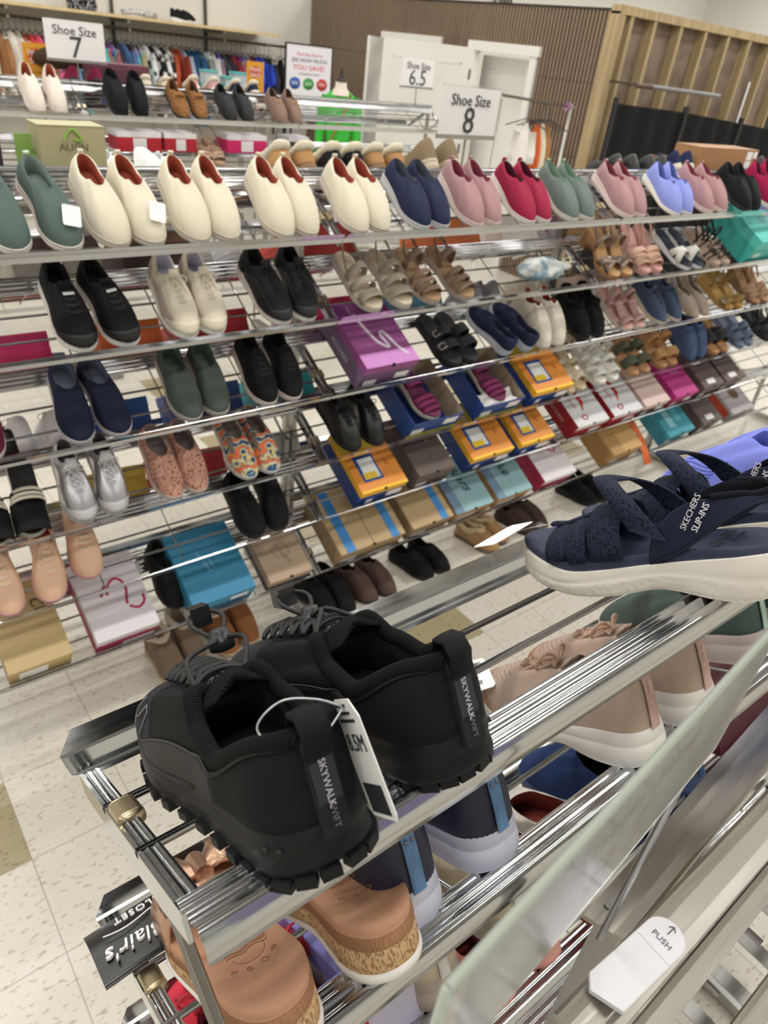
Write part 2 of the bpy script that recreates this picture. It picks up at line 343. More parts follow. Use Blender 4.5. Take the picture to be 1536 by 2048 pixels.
# ================================================================= SHOES
def lerp(a,b,t): return a+(b-a)*t
def sstep(a,b,x):
    t=max(0,min(1,(x-a)/(b-a))); return t*t*(3-2*t)
def pick(tb,x):
    for (a,va),(b,vb) in zip(tb,tb[1:]):
        if x<=b: 
            t=max(0,(x-a)/(b-a)); t=t*t*(3-2*t)*.6+t*.4; return lerp(va,vb,t)
    return tb[-1][1]
class Last:
    D=dict(L=.26,W=.096,hh=.062,sh=.040,th=.070,yt=.48,yb=.03,cw=.028,sole=(.040,.020),spring=.010,toe=.24,heel=.13,point=2.35,flat=1.,N=40,M=9,k=1.0)
    def __init__(s,side,**kw):
        for a,b in Last.D.items(): setattr(s,a,kw.get(a,b))
        s.side=side
    def hw(s,q,outer):
        base=pick([(0,.70),(.15,.74),(.38,.68 if not outer else .78),(.68,1.0),(.85,.93 if outer else .97),(1,.8)],q)
        e=1.
        if q<s.heel: e=max(0,1-((s.heel-q)/s.heel)**2.3)**(1/2.3)
        if q>1-s.toe: e=max(0,1-((q-1+s.toe)/s.toe)**s.point)**(1/s.point)
        return s.W/2*base*e
    def cx(s,q): return -.006*q*q*1.2
    def outline(s,t,sc=1.):
        q=(1-math.cos(t))/2; sg=1 if math.sin(t)>=0 else -1; outer=sg>0
        x=s.cx(q)+sg*s.hw(q,outer)*sc if 0<q<1 else s.cx(q)
        y=s.L*(.5+(q-.5)*(1-(1-sc)*s.W/s.L))
        return x,y,q
    def ztop(s,q): return lerp(s.sole[0],s.sole[1],sstep(.12,.72,q))+s.spring*sstep(.7,1,q)
    def zbot(s,q): return s.spring*max(0,(q-.68)/.32)**1.8+.004*max(0,(.08-q)/.08)
    def collar(s,t,dx=0,dz=0):
        q=(1-math.cos(t))/2; y0=s.yb*s.L; y1=s.yt*s.L
        y=lerp(y0-dx,y1+dx*.6,q); x=s.cx(q*s.yt)+math.copysign((s.cw+dx)*abs(math.sin(t))**.82*lerp(.88,1,q),math.sin(t)) if 0<q<1 else s.cx(q*s.yt)
        z=pick([(0,s.hh),(.10,s.hh*.97),(.5,s.sh),(.74,lerp(s.sh,s.th,.45)),(.88,s.th*1.04),(1,s.th*.97)],q)+s.ztop(q*s.yt)
        return x,y,z+dz
    def P(s,t,v,off=0.):
        """point on the upper: t runs round the shoe (0 heel, pi toe), v from sole (0) to collar (1)"""
        def raw(t,v):
            x0,y0,q=s.outline(t,.97); x1,y1,z1=s.collar(t); z0=s.ztop(q)-.002
            a=v*PI/2; p=1-math.cos(a); z_=math.sin(a); w=sstep(.45,1,q)
            p2=lerp(p,v**1.25,w*.55); zz=lerp(z_,.74*math.sin(a)**.9+.26*v**1.5,w)
            zz=lerp(zz, zz, 1)
            bul=(1+.04*math.sin(v*PI)*s.k)
            xm=lerp(x0,x1,p2)*bul
            return Vector((xm,lerp(y0,y1,p2),lerp(z0,z1,zz)))
        c=raw(t,v)
        if off:
            e=.02; a=raw(t+e,v)-raw(t-e,v); b=raw(t,min(1,v+e))-raw(t,max(0,v-e)); n=a.cross(b)
            if n.length>1e-12: n.normalize(); c=c+n*off
        c.x*=s.side; return c
    def ts(s): return [2*PI*j/s.N for j in range(s.N)]
    def sole_mb(s,flare=1.02,rib=0,groove=True,wave=0.,top_in=.86):
        lv=[(.93,0),(1.0,.12),(flare,.38)]+([(flare-.012,.62),(flare-.03,.64),(flare-.012,.67)] if groove else [(flare,.64)])+[(.995,.97),(.98,1.0),(top_in,1.0)]
        rg=[]
        for sc,f in lv:
            r=[]
            for j,t in enumerate(s.ts()):
                sc2=sc+(rib*math.sin(j*PI) if 0 else 0)
                if rib and .1<f<.6: sc2+=rib*math.sin((t*32)+f*9)
                x,y,q=s.outline(t,sc2); z0=s.zbot(q)+wave*math.exp(-((q-.42)/.12)**2); z1=s.ztop(q)
                r.append((x*s.side,y,lerp(z0,z1,f)))
            rg.append(r)
        return MB().loft(rg,cap0=True,cap1=True)
    def upper_mb(s):
        rg=[[s.P(t,i/s.M) for t in s.ts()] for i in range(s.M+1)]
        rg.append([Vector((x*s.side,y,z)) for x,y,z in (s.collar(t,-.0025,.0012) for t in s.ts())])
        return MB().loft(rg)
    def lining_mb(s):
        A=[];B=[];C=[]
        for t in s.ts():
            x,y,z=s.collar(t,-.0025,.0012); A.append((x*s.side,y,z))
            x2,y2,z2=s.collar(t,-.005,-.012); B.append((x2*s.side,y2,z2))
            q=(1-math.cos(t))/2; yy=s.L*lerp(.045,.70,q); zz=s.ztop(q*.62)+.006
            xx=math.copysign(.031*abs(math.sin(t))**.7*(s.W/.096),math.sin(t)); C.append((xx*s.side,yy,zz))
        return MB().loft([A,B,C])
    def insole_mb(s):
        C=[]
        for t in s.ts():
            q=(1-math.cos(t))/2; yy=s.L*lerp(.05,.72,q); zz=s.ztop(q*.62)+.007; xx=math.copysign(.032*abs(math.sin(t))**.7*(s.W/.096),math.sin(t)); C.append((xx*s.side,yy,zz))
        return MB().loft([C,[(x*.98,y,z+.001) for x,y,z in C]],cap1=True)
    def patch(s,t0,t1,v0,v1,off=.0015,nt=10,nv=6,shape=None):
        def S_(i,j,o):
            a=i/nt; b=j/nv; va,vb=(v0,v1) if shape is None else shape(a)
            return s.P(lerp(t0,t1,a),lerp(va,vb,b),o)
        rg=[]
        for j in range(-1,nv+2):
            rg.append([S_(i,max(0,min(nv,j)),off if 0<=j<=nv else -.0005) for i in range(nt+1)])
        # wrap the two ends so that the panel has an edge
        rg=[[S_(0,max(0,min(nv,j)),-.0005)]+r+[S_(nt,max(0,min(nv,j)),-.0005)] for j,r in zip(range(-1,nv+2),rg)]
        return MB().loft(rg,close=False)
    def foot_mb(s,th=.008,sc=.97,rise=0.):
        rg=[]
        for c,dz in ((sc-.02,0),(sc,th*.4),(sc-.01,th*.85),(sc-.05,th),(sc-.3,th-.003)):
            rg.append([((lambda o:(o[0]*s.side,o[1],s.ztop(o[2])+dz-.001))(s.outline(t,c))) for t in s.ts()])
        return MB().loft(rg,cap0=True,cap1=True)
    def strap(s,q0,q1,h,wd,th=.0022,dx=.004,n=14,tilt=0.,flat=2.4,tw=0.):
        """band from the inner edge at station q0 over the foot to the outer edge at q1"""
        pts=[];ws=[];ns=[]
        for i in range(n+1):
            a=-1+2*i/n; q=lerp(q0,q1,(a+1)/2); hw=s.hw(q,a>0)*.97+dx*0
            b=abs(a); x=s.cx(q)+math.copysign(hw*(1-(1-b)**1.0*0)*min(1,b*1.0+.0) if 0 else hw*math.sin(b*PI/2)**.9,a)
            z=s.ztop(q)+.002+h*(math.cos(b*PI/2)**.75)
            pts.append(Vector((x*s.side,s.L*q,z)))
        for i in range(n+1):
            t=(pts[min(n,i+1)]-pts[max(0,i-1)]).normalized(); wv=Vector((0,1,tilt)).normalized()
            nn=t.cross(wv); 
            if nn.z<0 or (abs(nn.z)<.2 and nn.x*pts[i].x<0): nn=-nn
            ws.append(wv*wd/2*(1+tw*math.cos((-1+2*i/n)*PI/2))); ns.append(nn)
        return MB().ribbon(pts,ws,ns,th)
    def heelstrap(s,q=.36,h=.055,wd=.012,z0=.02,th=.002,up=0.):
        pts=[];ws=[];ns=[]; n=18
        for i in range(n+1):
            a=PI*i/n; c=math.cos(a); sn=math.sin(a)
            x=s.W*.36*c; y=s.L*q*(1-sn)**1.0+ .0; y=s.L*(q-(q-.02)*sn**.8); z=s.ztop(q)+lerp(z0,h,sn**.8)
            pts.append(Vector((x*s.side,y,z))); ns.append(Vector((x*s.side,y-s.L*q,0.001))); ws.append(Vector((0,-.25*up,1)).normalized()*wd/2)
        return MB().ribbon(pts,ws,ns,th)
PROTO={}
def proto(key,fn):
    if key not in PROTO:
        lst=[]; fn(lst); PROTO[key]=lst
    return PROTO[key]
def place(kind,lst,M,label,cat,group=None):
    r=tag(empty(kind,M),label,cat,group); obs=[]
    for nm,me,par,lb in lst:
        o=bpy.data.objects.new(nm,me); COL.objects.link(o); o.parent=r if par is None else obs[par]; obs.append(o)
        if lb: o['label']=lb
    return r
def A_(lst,nm,mb,m,par=None,lb=None): lst.append((nm,mb.mesh(nm,m),par,lb)); return len(lst)-1
def T_(lst,nm,me,par=None,lb=None): lst.append((nm,me,par,lb)); return len(lst)-1
INK=mat('22242a',.6); PAPER=mat('eeefee',.55)
def pricetag(lst,M,text=True,string=None,s=1.):
    i=A_(lst,'price_tag',MB().loft([[M@Vector((x*s,y*s,z)) for x,y in ((-.018,-.022),(-.021,-.018),(-.021,.027),(-.018,.031),(.018,.031),(.021,.027),(.021,-.018),(.018,-.022))] for z in (0,.0006)],cap0=True,cap1=True,smooth=False),PAPER,None,'white price tag')
    if text:
        for y,b,z in ((.018,'8/W',.010),(.006,'34.8',.009)): T_(lst,'lettering',textmesh(b,z*s,INK,M@Matrix.Translation((0,y*s,.0008))),i)
        bc=MB(); 
        for k in range(14): bc.box((-.015+.0022*k)*s,(-.0139+.0022*k+.0004*(k%3))*s,-.016*s,-.006*s,.0007,.001,M)
        A_(lst,'barcode',bc,INK,i)
    if string: A_(lst,'tag_string',MB().tube(string,.0005,5),mat('dcdcdc',.3),i)
def laces(s,lst,m,v0=.62,v1=1.0,n=5,w=.19,r=.0016,bow=True,par=None,flat=1.,t0=PI):
    L=MB(); pts=[]
    for k in range(n):
        v=lerp(v0,v1,k/(n-1)); ww=w*lerp(1.15,1.9,k/(n-1))
        a=[s.P(t0+ww*q,v,.0035+.003*(1-abs(q))) for q in (-1,-.5,0,.5,1)]
        L.tube(a,r,6,flat=flat)
        if k<n-1:
            v2=lerp(v0,v1,(k+1)/(n-1)); w2=w*lerp(1.15,1.9,(k+1)/(n-1))
            for sg in (-1,1): L.tube([s.P(t0+ww*sg,v,.003),s.P(t0+ww*sg*0,(v+v2)/2,.0075),s.P(t0-w2*sg,v2,.003)],r,6,flat=flat)
    if bow:
        c=s.P(t0,v1,.008)
        for sg in (-1,1):
            L.tube(smooth([c,c+Vector((sg*.012,.004,.012)),c+Vector((sg*.028,.010,.006)),c+Vector((sg*.024,.014,-.006)),c],4),r,6)
            L.tube(smooth([c,c+Vector((sg*.010,.012,.002)),c+Vector((sg*.018,.03,-.008)),c+Vector((sg*.024,.05,-.018))],4),r,6)
    A_(lst,'laces',L,m,par)
def tongue(s,lst,m,h=.022,par=None):
    rg=[]
    for k in range(7):
        f=k/6; y=lerp(s.yt*s.L+.006,s.yt*s.L-.014,f); z=s.collar(PI)[2]+lerp(-.012,h,f); w=.020*(1-.25*f**3)
        rg.append([(x*s.side+s.cx(.5)*s.side,y+dy-abs(x)*.25,z) for x,dy in ((-w,0),(-w*.6,.004),(0,.006),(w*.6,.004),(w,0),(w*.6,-.003),(0,-.002),(-w*.6,-.003))])
    A_(lst,'tongue',MB().loft(rg,cap0=True,cap1=True),m,par)
def shoe_slip(lst,side,c,cs='e9e4dc',cl='b4563c',ci=None,tab=None,kind='knit',tagon=False,gore=False,laced=None,toecap=None,logo=None,cs2=None,fluff=None,bow=None,elastic=False,rough=.75,nolin=False,kc2=None,panel=None,ksc=1.,**kw):
    s=Last(side,**kw)
    A_(lst,'sole',s.sole_mb(),mat(cs,.6))
    um=mat(c,rough,0,kind,kc2,ksc) if kind!='metal' else mat(c,.32,.75)
    u=A_(lst,'upper',s.upper_mb(),um)
    A_(lst,'lining',s.lining_mb(),mat(cl,.85)); A_(lst,'insole',s.insole_mb(),mat(ci or cl,.85))
    if tab:
        hx=s.collar(0); A_(lst,'pull_tab',MB().ribbon([(0,.004,hx[2]-.018),(0,-.001,hx[2]),(0,-.001,hx[2]+.005),(0,.004,hx[2]+.008),(0,.007,hx[2]+.002)],[(.007,0,0)]*5,[(0,-1,0),(0,-1,0),(0,-1,.2),(0,0,1),(0,1,0)],.0015),mat(tab,.7))
    if gore:
        for sg in (1,-1): A_(lst,'elastic_gore',s.patch(sg*(PI*.62),sg*(PI*.78),.55,.97,.0012),mat(gore,.9,0,'knit'),u)
    if laced:
        tongue(s,lst,mat(kw.get('tc',c),.8)); laces(s,lst,mat(laced,.8),v0=.62,n=5)
    if elastic:
        for k in range(4):
            v=.62+.1*k; A_(lst,'elastic_lace',s.patch(PI-.35,PI+.35,v,v+.045,.003,8,2),mat(elastic,.8),u)
        tongue(s,lst,um,h=.012)
    if toecap: A_(lst,'toe_cap',s.patch(PI-1.1,PI+1.1,0,.22,.0015,18,4,shape=lambda a:(0,.08+.2*math.sin(a*PI))),mat(toecap,.6),u)
    if panel:
        for sg in (1,-1): A_(lst,'side_panel',s.patch(sg*PI*.33,sg*PI*.80,0,.55,.0013,12,5,shape=lambda a:(0,.25+.45*math.sin(a*PI)**2)),mat(panel,.6),u)
        A_(lst,'heel_panel',s.patch(-.9,.9,0,.6,.0014,14,5,shape=lambda a:(0,.45+.25*math.sin(a*PI))),mat(panel,.6),u)
    if fluff:
        pts=[];
        for t in s.ts(): x,y,z=s.collar(t,.004,.001); pts.append((x*side,y,z))
        f=MB().tube(pts,[(.0145 if s.hh<.09 else .0125)+.002*math.sin(7*i)+.0015*math.sin(3.3*i) for i in range(len(pts))],10,closed=True)
        A_(lst,'fleece_cuff',f,mat(fluff,.95,0,'fur'))
    if bow=='bit':
        b=MB(); 
        for q in (-.25,0,.25):
            p=s.P(PI+q,.86,.004); b.tube([p+Vector((.007*math.cos(a),.004*math.sin(a),.002*math.cos(a))) for a in [k*PI/5 for k in range(10)]],.0016,6,closed=True)
        A_(lst,'metal_bit',b,mat('d9a860',.25,1))
    if bow=='knot':
        p=s.P(PI,.85,.006); b=MB()
        for sg in (-1,1): b.ribbon([p,p+Vector((sg*.012,.002,.009)),p+Vector((sg*.028,.004,.002))],[(0,.006,0),(0,.011,0),(0,.014,0)],[(0,0,1)]*3,.005)
        b.tube([p+Vector((-.007,0,.003)),p+Vector((.007,0,.003))],.008,8); A_(lst,'bow',b,um)
    if logo:
        p=s.P(PI,.97,.004); q=s.P(PI,.85,.004); yv=(q-p).normalized(); xv=Vector((1,0,0)); nz=xv.cross(yv)
        M=frame(xv,yv,nz if nz.z>0 else -nz,(p+q)/2+Vector((0,0,.002)))
        A_(lst,'logo_patch',MB().box(-.014,.014,-.004,.004,0,.001,M),mat(logo,.4))
    if tagon:
        a=s.P(PI,.7,.002); b=s.P(PI,.35,.002); yv=(a-b).normalized(); nz=Vector((1,0,0)).cross(yv); 
        zx=Vector((math.cos(.35),math.sin(.35)*yv.y,math.sin(.35)*yv.z)); zx.normalize(); yy=nz.cross(zx)
        pricetag(lst,frame(zx,yy,nz,s.P(PI+.25*side,.5,.010)))
    return s
def sandal(lst,side,c,cs='d9d2c4',cf=None,straps=((.80,.80,.035,.03),(.6,.6,.05,.03)),back=None,ankle=None,kind='plain',kc2=None,heel=None,wedge=None,cross=None,buckle=None,ruffle=False,bowc=None,rough=.7,**kw):
    kw.setdefault('sole',(.034,.018)); s=Last(side,**kw)
    sm=mat(cs,.6,0,'cork' if cs=='cork' else 'plain')
    if heel:
        # block heel with a thin platform
        rg=[]
        A_(lst,'sole',heel_sole(s),mat(cs,.55,0,'wood','8f6a42'))
    else: A_(lst,'sole',s.sole_mb(),sm)
    fb=A_(lst,'footbed',s.foot_mb(),mat(cf or c,.7))
    um=mat(c,rough,0,kind,kc2) if kind!='metal' else mat(c,.35,.8)
    for q0,q1,h,w in straps: A_(lst,'strap',s.strap(q0,q1,h,w),um)
    if cross:
        for q0,q1 in ((cross+.09,cross-.09),(cross-.09,cross+.09)): A_(lst,'strap',s.strap(q0,q1,.042+(.003 if q0>q1 else 0),.034),um)
    if back: A_(lst,'heel_strap',s.heelstrap(.40,back,.013),um)
    if ankle:
        A_(lst,'ankle_strap',s.strap(.36,.36,ankle,.022),um)
    if buckle:
        for q0,q1,h,w in straps:
            p=Vector((s.side*s.hw(q0,True)*.75,s.L*q0,s.ztop(q0)+h*.72)); a=rad(35)*s.side
            b=MB(); R=Matrix.Rotation(a,4,'Y')
            b.tube([p+(R@Vector((x,y,.004))) for x,y in ((-.012,-.011),(.012,-.011),(.014,-.008),(.014,.008),(.012,.011),(-.012,.011),(-.014,.008),(-.014,-.008))],.0018,6,closed=True); b.tube([p+(R@Vector((-.012,0,.005))),p+(R@Vector((.012,0,.005)))],.0013,6)
            A_(lst,'buckle',b,mat('c9c9c9',.2,1))
    if ruffle:
        b=MB()
        for k in range(5):
            q=.5+.07*k; 
            pts=[];ws=[];ns=[]
            for i in range(21):
                a=-1+i/10; pts.append(Vector((s.cx(q)+a*.024,s.L*q+.004*math.sin(i*2.2),s.ztop(q)+.052-.02*abs(a)**2-.09*(q-.5)+.003*math.sin(i*2.9)))); ws.append(Vector((0,.012,-.004))); ns.append(Vector((0,.2,1)))
            b.ribbon(pts,ws,ns,.003)
        A_(lst,'ruffle',b,um)
    if bowc:
        b=MB(); q=.72; p=Vector((0,s.L*q,s.ztop(q)+.05))
        for sg in (-1,1): b.ribbon([p,p+Vector((sg*.02,.0,.004)),p+Vector((sg*.04,0,-.022))],[(0,.012,0),(0,.024,0),(0,.02,0)],[(0,0,1)]*2+[(sg,0,.5)],.005)
        b.tube([p+Vector((0,-.016,0)),p+Vector((0,.016,0))],.010,8); A_(lst,'bow',b,mat(bowc,.6))
    return s
def heel_sole(s):
    mb=s.sole_mb(groove=False); kw=s
    # carve the arch: lift the bottom between heel block and ball
    out=[]
    for x,y,z in mb.v:
        q=y/s.L; zt=s.ztop(q); lift=(zt-.012)*sstep(.20,.30,q)*(1-sstep(.52,.66,q))
        out.append((x*(.8 if q<.25 and z<zt*.5 else 1),y,max(z,lift) if z<zt*.9 else z))
    mb.v=out; return mb
def boot(lst,side,c,hz=.05,fluff=None,cs='1c1c1c',cl='151515',kind='noise',ks=.3,snap=None,**kw):
    d=dict(hh=.10,sh=.088,th=.10,yt=.40,cw=.036,sole=(.03,.016)); d.update(kw)
    return shoe_slip(lst,side,c,cs=cs,cl=cl,kind=kind,fluff=fluff,ksc=ks,**d)
# ================================================================= SHOES ON THE MIDDLE RACKS
def mid(k,X,yaw=0,L=.26,u=.010,rev=False,d=1,n=.003): return shelf_frame(MIDY if d==1 else 2*YC-MIDY,MIDZ[k],d,X,u,yaw,n,L if not rev else 0,rev)
LV=['top shelf','second shelf','third shelf','fourth shelf','fifth shelf','lowest shelf']
def pair(kind,key,fn,k,xs,yaws,desc,cat,where='',L=.26,M=None,rev=False,d=1,u=(.010,.010),words=('left','right')):
    grp=desc+' pair'
    for i,(x,yw) in enumerate(zip(xs,yaws)):
        side=1 if i==0 else -1
        pr=proto((key,side),lambda l,side=side: fn(l,side))
        m=M[i] if M else mid(k,x,yw,L,u[i],rev,d)
        lb='%s %s, %s'%(words[i],desc,where or (('' if len(desc.split())>8 else 'middle rack ')+LV[k])); n_=len(lb.split())
        if n_>16: lb=' '.join((words[i]+' '+desc).split()[:16])
        place(kind,pr,m,lb,cat,grp)
KN=dict(sole=(.040,.020))
def slipfn(**kw): return lambda l,sd: shoe_slip(l,sd,**kw)
TEAL=slipfn(c='5c6d67',cs='d8d0c8',cl='86978f',ci='8a9a92',tab='cfe0c8',sole=(.032,.018),hh=.050,th=.062)
TEALT=lambda l,sd: shoe_slip(l,sd,'5c6d67',cs='d8d0c8',cl='86978f',tab='cfe0c8',tagon=(sd==-1),sole=(.032,.018),hh=.050,th=.062)
CREAM=slipfn(c='e9e1cd',cs='cdc3b4',cl='a8503a',tab='e6dcc6',sole=(.038,.020),hh=.050,th=.064)
CREAMT=lambda l,sd: shoe_slip(l,sd,'e9e1cd',cs='cdc3b4',cl='a8503a',tab='e6dcc6',tagon=(sd==-1),sole=(.038,.020),hh=.050,th=.064)
NAVY=slipfn(c='28304f',cs='c9c9cc',cl='4c5260',ci='8a8d92',sole=(.038,.022),hh=.05,th=.064)
PINK=slipfn(c='b58e93',cs='e3cfc9',cl='8d3c50',tab='c79aa0',sole=(.038,.020),hh=.050,th=.064)
RED=slipfn(c='a3284b',cs='e9e1dc',cl='56142a',tab='a3284b',sole=(.036,.020),hh=.05,th=.062)
GREEN=slipfn(c='71807a',cs='d9d4cc',cl='7f9c88',tab='a9c9ae',sole=(.034,.018),hh=.05,th=.062)
PERI=slipfn(c='8f9be0',cs='efeae0',cl='6873b8',ci='b9aeb5',sole=(.030,.016),kind='noise',yt=.56)
BLK=slipfn(c='16171a',cs='121214',cl='0e0e10',kind='noise',sole=(.036,.018))
BURG=slipfn(c='a51f4d',cs='e6e0dc',cl='4e1126',tab='c03060',sole=(.04,.02))
P=pair
P('slip_on_shoe','teal',TEALT,0,(.40,.539),(0,-8),'sage green knit slip-on, the one tagged pair at the far left','shoe')
P('slip_on_shoe','creamt',CREAMT,0,(.641,.748),(-2,-5),'cream knit slip-on of the first cream pair from the left','shoe')
P('slip_on_shoe','cream',CREAM,0,(.857,.960),(3,0),'cream knit slip-on of the second cream pair from the left','shoe')
P('slip_on_shoe','cream',CREAM,0,(1.120,1.221),(4,0),'cream knit slip-on of the third cream pair from the left','shoe')
P('slip_on_shoe','cream',CREAM,0,(1.390,1.492),(4,-1),'cream knit slip-on of the fourth cream pair from the left','shoe')
P('slip_on_shoe','navy',NAVY,0,(1.650,1.750),(0,-3),'navy knit slip-on with pale sole beside the last cream pair','shoe')
P('slip_on_shoe','pink',PINK,0,(1.895,1.997),(3,0),'dusty pink slip-on with wine lining beside the navy pair','shoe')
P('slip_on_shoe','red',RED,0,(2.165,2.268),(2,-2),'raspberry red slip-on on a white sole','shoe')
P('slip_on_shoe','green',GREEN,0,(2.420,2.535),(0,-5),'sage green slip-on with pull tabs behind the red pair','shoe')
P('slip_on_shoe','pink',PINK,0,(2.780,2.883),(1,-2),'dusty pink wedge slip-on at the right section corner','shoe')
P('slip_on_shoe','peri',PERI,0,(3.135,3.245),(5,0),'periwinkle blue canvas slip-on with thin white sole','shoe')
P('slip_on_shoe','pink',PINK,0,(3.41,3.545),(-3,-3),'mauve pink slip-on right of the periwinkle pair','shoe')
P('slip_on_shoe','black',BLK,0,(3.760,3.865),(-3,-3),'plain black slip-on near the right end','shoe')
P('slip_on_shoe','burg',BURG,0,(4.03,4.13),(-3,-3),'magenta slip-on at the right edge of the picture','shoe')
# second shelf
P('sneaker','blk2',slipfn(c='151517',cs='e9e6e0',cl='0d0d0e',kind='noise',elastic='1d1d20',logo='d4d6da',toecap='111113',sole=(.036,.022),yt=.45,W=.10,toe=.24),1,(.523,.660),(0,-11),'black stretch sneaker with white sole and silver tongue patch','sneaker')
P('sneaker','crm2',slipfn(c='e2dbc8',cs='f0eee8',cl='cfcfe0',kind='plain',laced='e8e2d0',panel='b9aaa0',logo='b9ae96',toecap='dfd6c2',tab='dfe0f0',sole=(.036,.022),yt=.44,L=.262),1,(.812,.912),(2,0),'cream and taupe lace-up sneaker with white sole','sneaker')
P('sneaker','blc2',slipfn(c='17181b',cs='e8e4dd',cl='0d0d0f',kind='mesh',laced='101012',toecap='1d1d20',panel='101113',tab='101012',sole=(.036,.022),yt=.42),1,(1.128,1.228),(-5,2),'black lace-up running shoe with a dangling lace','sneaker')
TAU=lambda l,sd:sandal(l,sd,'b3aa98',cs='c9c2b4',cf='c8bba4',straps=((.78,.82,.036,.034),(.62,.62,.05,.028),(.42,.44,.060,.028)),back=.075,kind='knit')
P('sandal','tau',TAU,1,(1.480,1.625),(-2,-4),'taupe gathered strap sandal on the second section','sandal')
BRN=lambda l,sd:sandal(l,sd,'8f7868',cs='b8ab9c',cf='a58463',straps=((.83,.83,.034,.02),(.70,.72,.044,.02),(.57,.59,.050,.02),(.32,.34,.070,.028)),back=.075,kind='knit')
P('sandal','brn',BRN,1,(1.745,1.930),(-3,-14),'brown multi-strap comfort sandal beside the taupe pair','sandal')
WOODS=lambda l,sd:sandal(l,sd,'a08f84',cs='b98b60',cf='c39a6c',cross=.74,back=.085,straps=((.40,.40,.065,.02),),kind='metal',heel=True,sole=(.085,.022))
P('heeled_sandal','wood',WOODS,1,(2.80,2.905),(-2,-2),'metallic bronze block-heel sandal with wooden sole','heeled sandal')
PKX=lambda l,sd:sandal(l,sd,'d7b19c',cs='c99f95',cf='cf9d98',cross=.70,back=.085,sole=(.070,.022))
P('wedge_sandal','pkx',PKX,1,(3.03,3.135),(3,3),'rose pink wedge sandal with crossed straps','wedge sandal')
NWX=lambda l,sd:sandal(l,sd,'e6e6e0',cs='e4e4e6',cf='1c2338',cross=.66,straps=())
P('sandal','nwx',NWX,1,(3.39,3.50),(-9,-9),'navy slide sandal with crossed white straps','sandal')
BST=lambda l,sd:sandal(l,sd,'141414',cs='b9a79c',cf='b59a88',straps=((.84,.80,.030,.008),(.74,.70,.036,.008),(.66,.72,.042,.008),(.55,.50,.05,.008),(.36,.36,.09,.010)),back=.085,sole=(.018,.010))
P('sandal','bst',BST,1,(3.655,3.760),(-4,-4),'black thin-strapped flat sandal next to the teal box','sandal')
# third shelf
P('slip_on_shoe','mar3',slipfn(c='6d2440',cs='cfc8c0',cl='401526',sole=(.03,.018)),2,(.16,.262),(4,4),'burgundy slip-on cut by the left edge','shoe')
NV3=slipfn(c='1d223a',cs='b9b7ba',cl='5b6478',ci='7b8494',sole=(.028,.018),yt=.44,th=.055,hh=.055,sh=.04,cw=.034)
P('slip_on_shoe','nav3',NV3,2,(.482,.612),(6,-7),'dark navy stretch slip-on with a grey insole','shoe')
P('slip_on_shoe','grn3',slipfn(c='505b58',cs='b5aca4',cl='5f746c',ci='6b7f76',sole=(.028,.018),yt=.46,th=.06,cw=.034),2,(.814,.918),(3,2),'dull sage slip-on with printed insole','shoe')
P('sneaker','blk3',slipfn(c='141416',cs='d6ccc8',cl='0c0c0d',kind='noise',elastic='1a1a1c',sole=(.032,.02),yt=.44),2,(1.078,1.185),(3,3),'black elastic sneaker with a pale pink sole','sneaker')
BCK=lambda l,sd:sandal(l,sd,'17181a',cs='141416',cf='1c1d20',straps=((.70,.70,.052,.042),(.48,.48,.060,.042)),buckle=True,sole=(.030,.022),W=.10)
P('slide_sandal','bck',BCK,2,(1.905,2.008),(-4,-6),'black two-strap slide with silver buckles','slide sandal')
P('slip_on_shoe','rev3',slipfn(c='222944',cs='c3c8d2',cl='2c3450',ci='7c8494',kind='noise',sole=(.036,.026),yt=.55,hh=.055,th=.05,sh=.036),2,(2.215,2.345),(-12,-12),'navy canvas slip-on turned with its heel outward','shoe',L=.25,rev=True,u=(.02,.02))
P('clog','wcl',slipfn(c='dcd5c8',cs='e2dbcf',cl='a04432',kind='plain',sole=(.044,.02),rough=.45,sh=.055,hh=.08,th=.085,yt=.42),2,(2.435,2.540),(-3,-3),'off-white smooth clog with rust red lining','clog')
P('slipper','fur3',slipfn(c='121214',cs='151516',cl='0c0c0c',kind='fur',fluff='141416',sole=(.03,.02),W=.105),2,(2.700,2.815),(3,3),'black furry slipper with jewels','slipper')
RUC=lambda l,sd:sandal(l,sd,'b48f90',cs='d6c9bd',cf='c79c92',straps=((.82,.82,.034,.03),(.35,.35,.075,.02)),ruffle=True,back=.085,sole=(.040,.02))
P('sandal','ruc',RUC,2,(3.03,3.135),(-4,-4),'dusty pink ruffled strap sandal with a tag','sandal')
SLT=slipfn(c='44536b',cs='cbbfae',cl='3a4558',kind='noise',sole=(.034,.02),sh=.05,hh=.075,fluff=None,yt=.42,laced='3c4a60')
P('sneaker','slt',SLT,2,(3.315,3.46),(-6,-5),'slate blue frayed sneaker with beige sole','sneaker')
P('flat_shoe','bge',slipfn(c='a5978c',cs='a58d74',cl='8a7b70',kind='noise',sole=(.014,.008),yt=.58,th=.05,hh=.06),2,(3.63,3.745),(-4,-4),'taupe zip flat shoe near the gold sandals','flat shoe')
GLD=lambda l,sd:sandal(l,sd,'8d6f35',cs='a98347',cf='b08a4a',straps=((.80,.80,.036,.05),(.36,.36,.08,.016)),buckle=True,back=.08,sole=(.05,.02))
P('sandal','gld',GLD,2,(3.955,4.075),(-6,-6),'bronze sandal with a bright gold buckle','sandal')
P('wedge_sandal','tan3',lambda l,sd:sandal(l,sd,'b08c70',cs='8c6a50',cf='b98f68',cross=.7,back=.085,sole=(.06,.02)),2,(4.25,4.37),(-4,-4),'tan crossed-strap wedge at the right edge','wedge sandal')
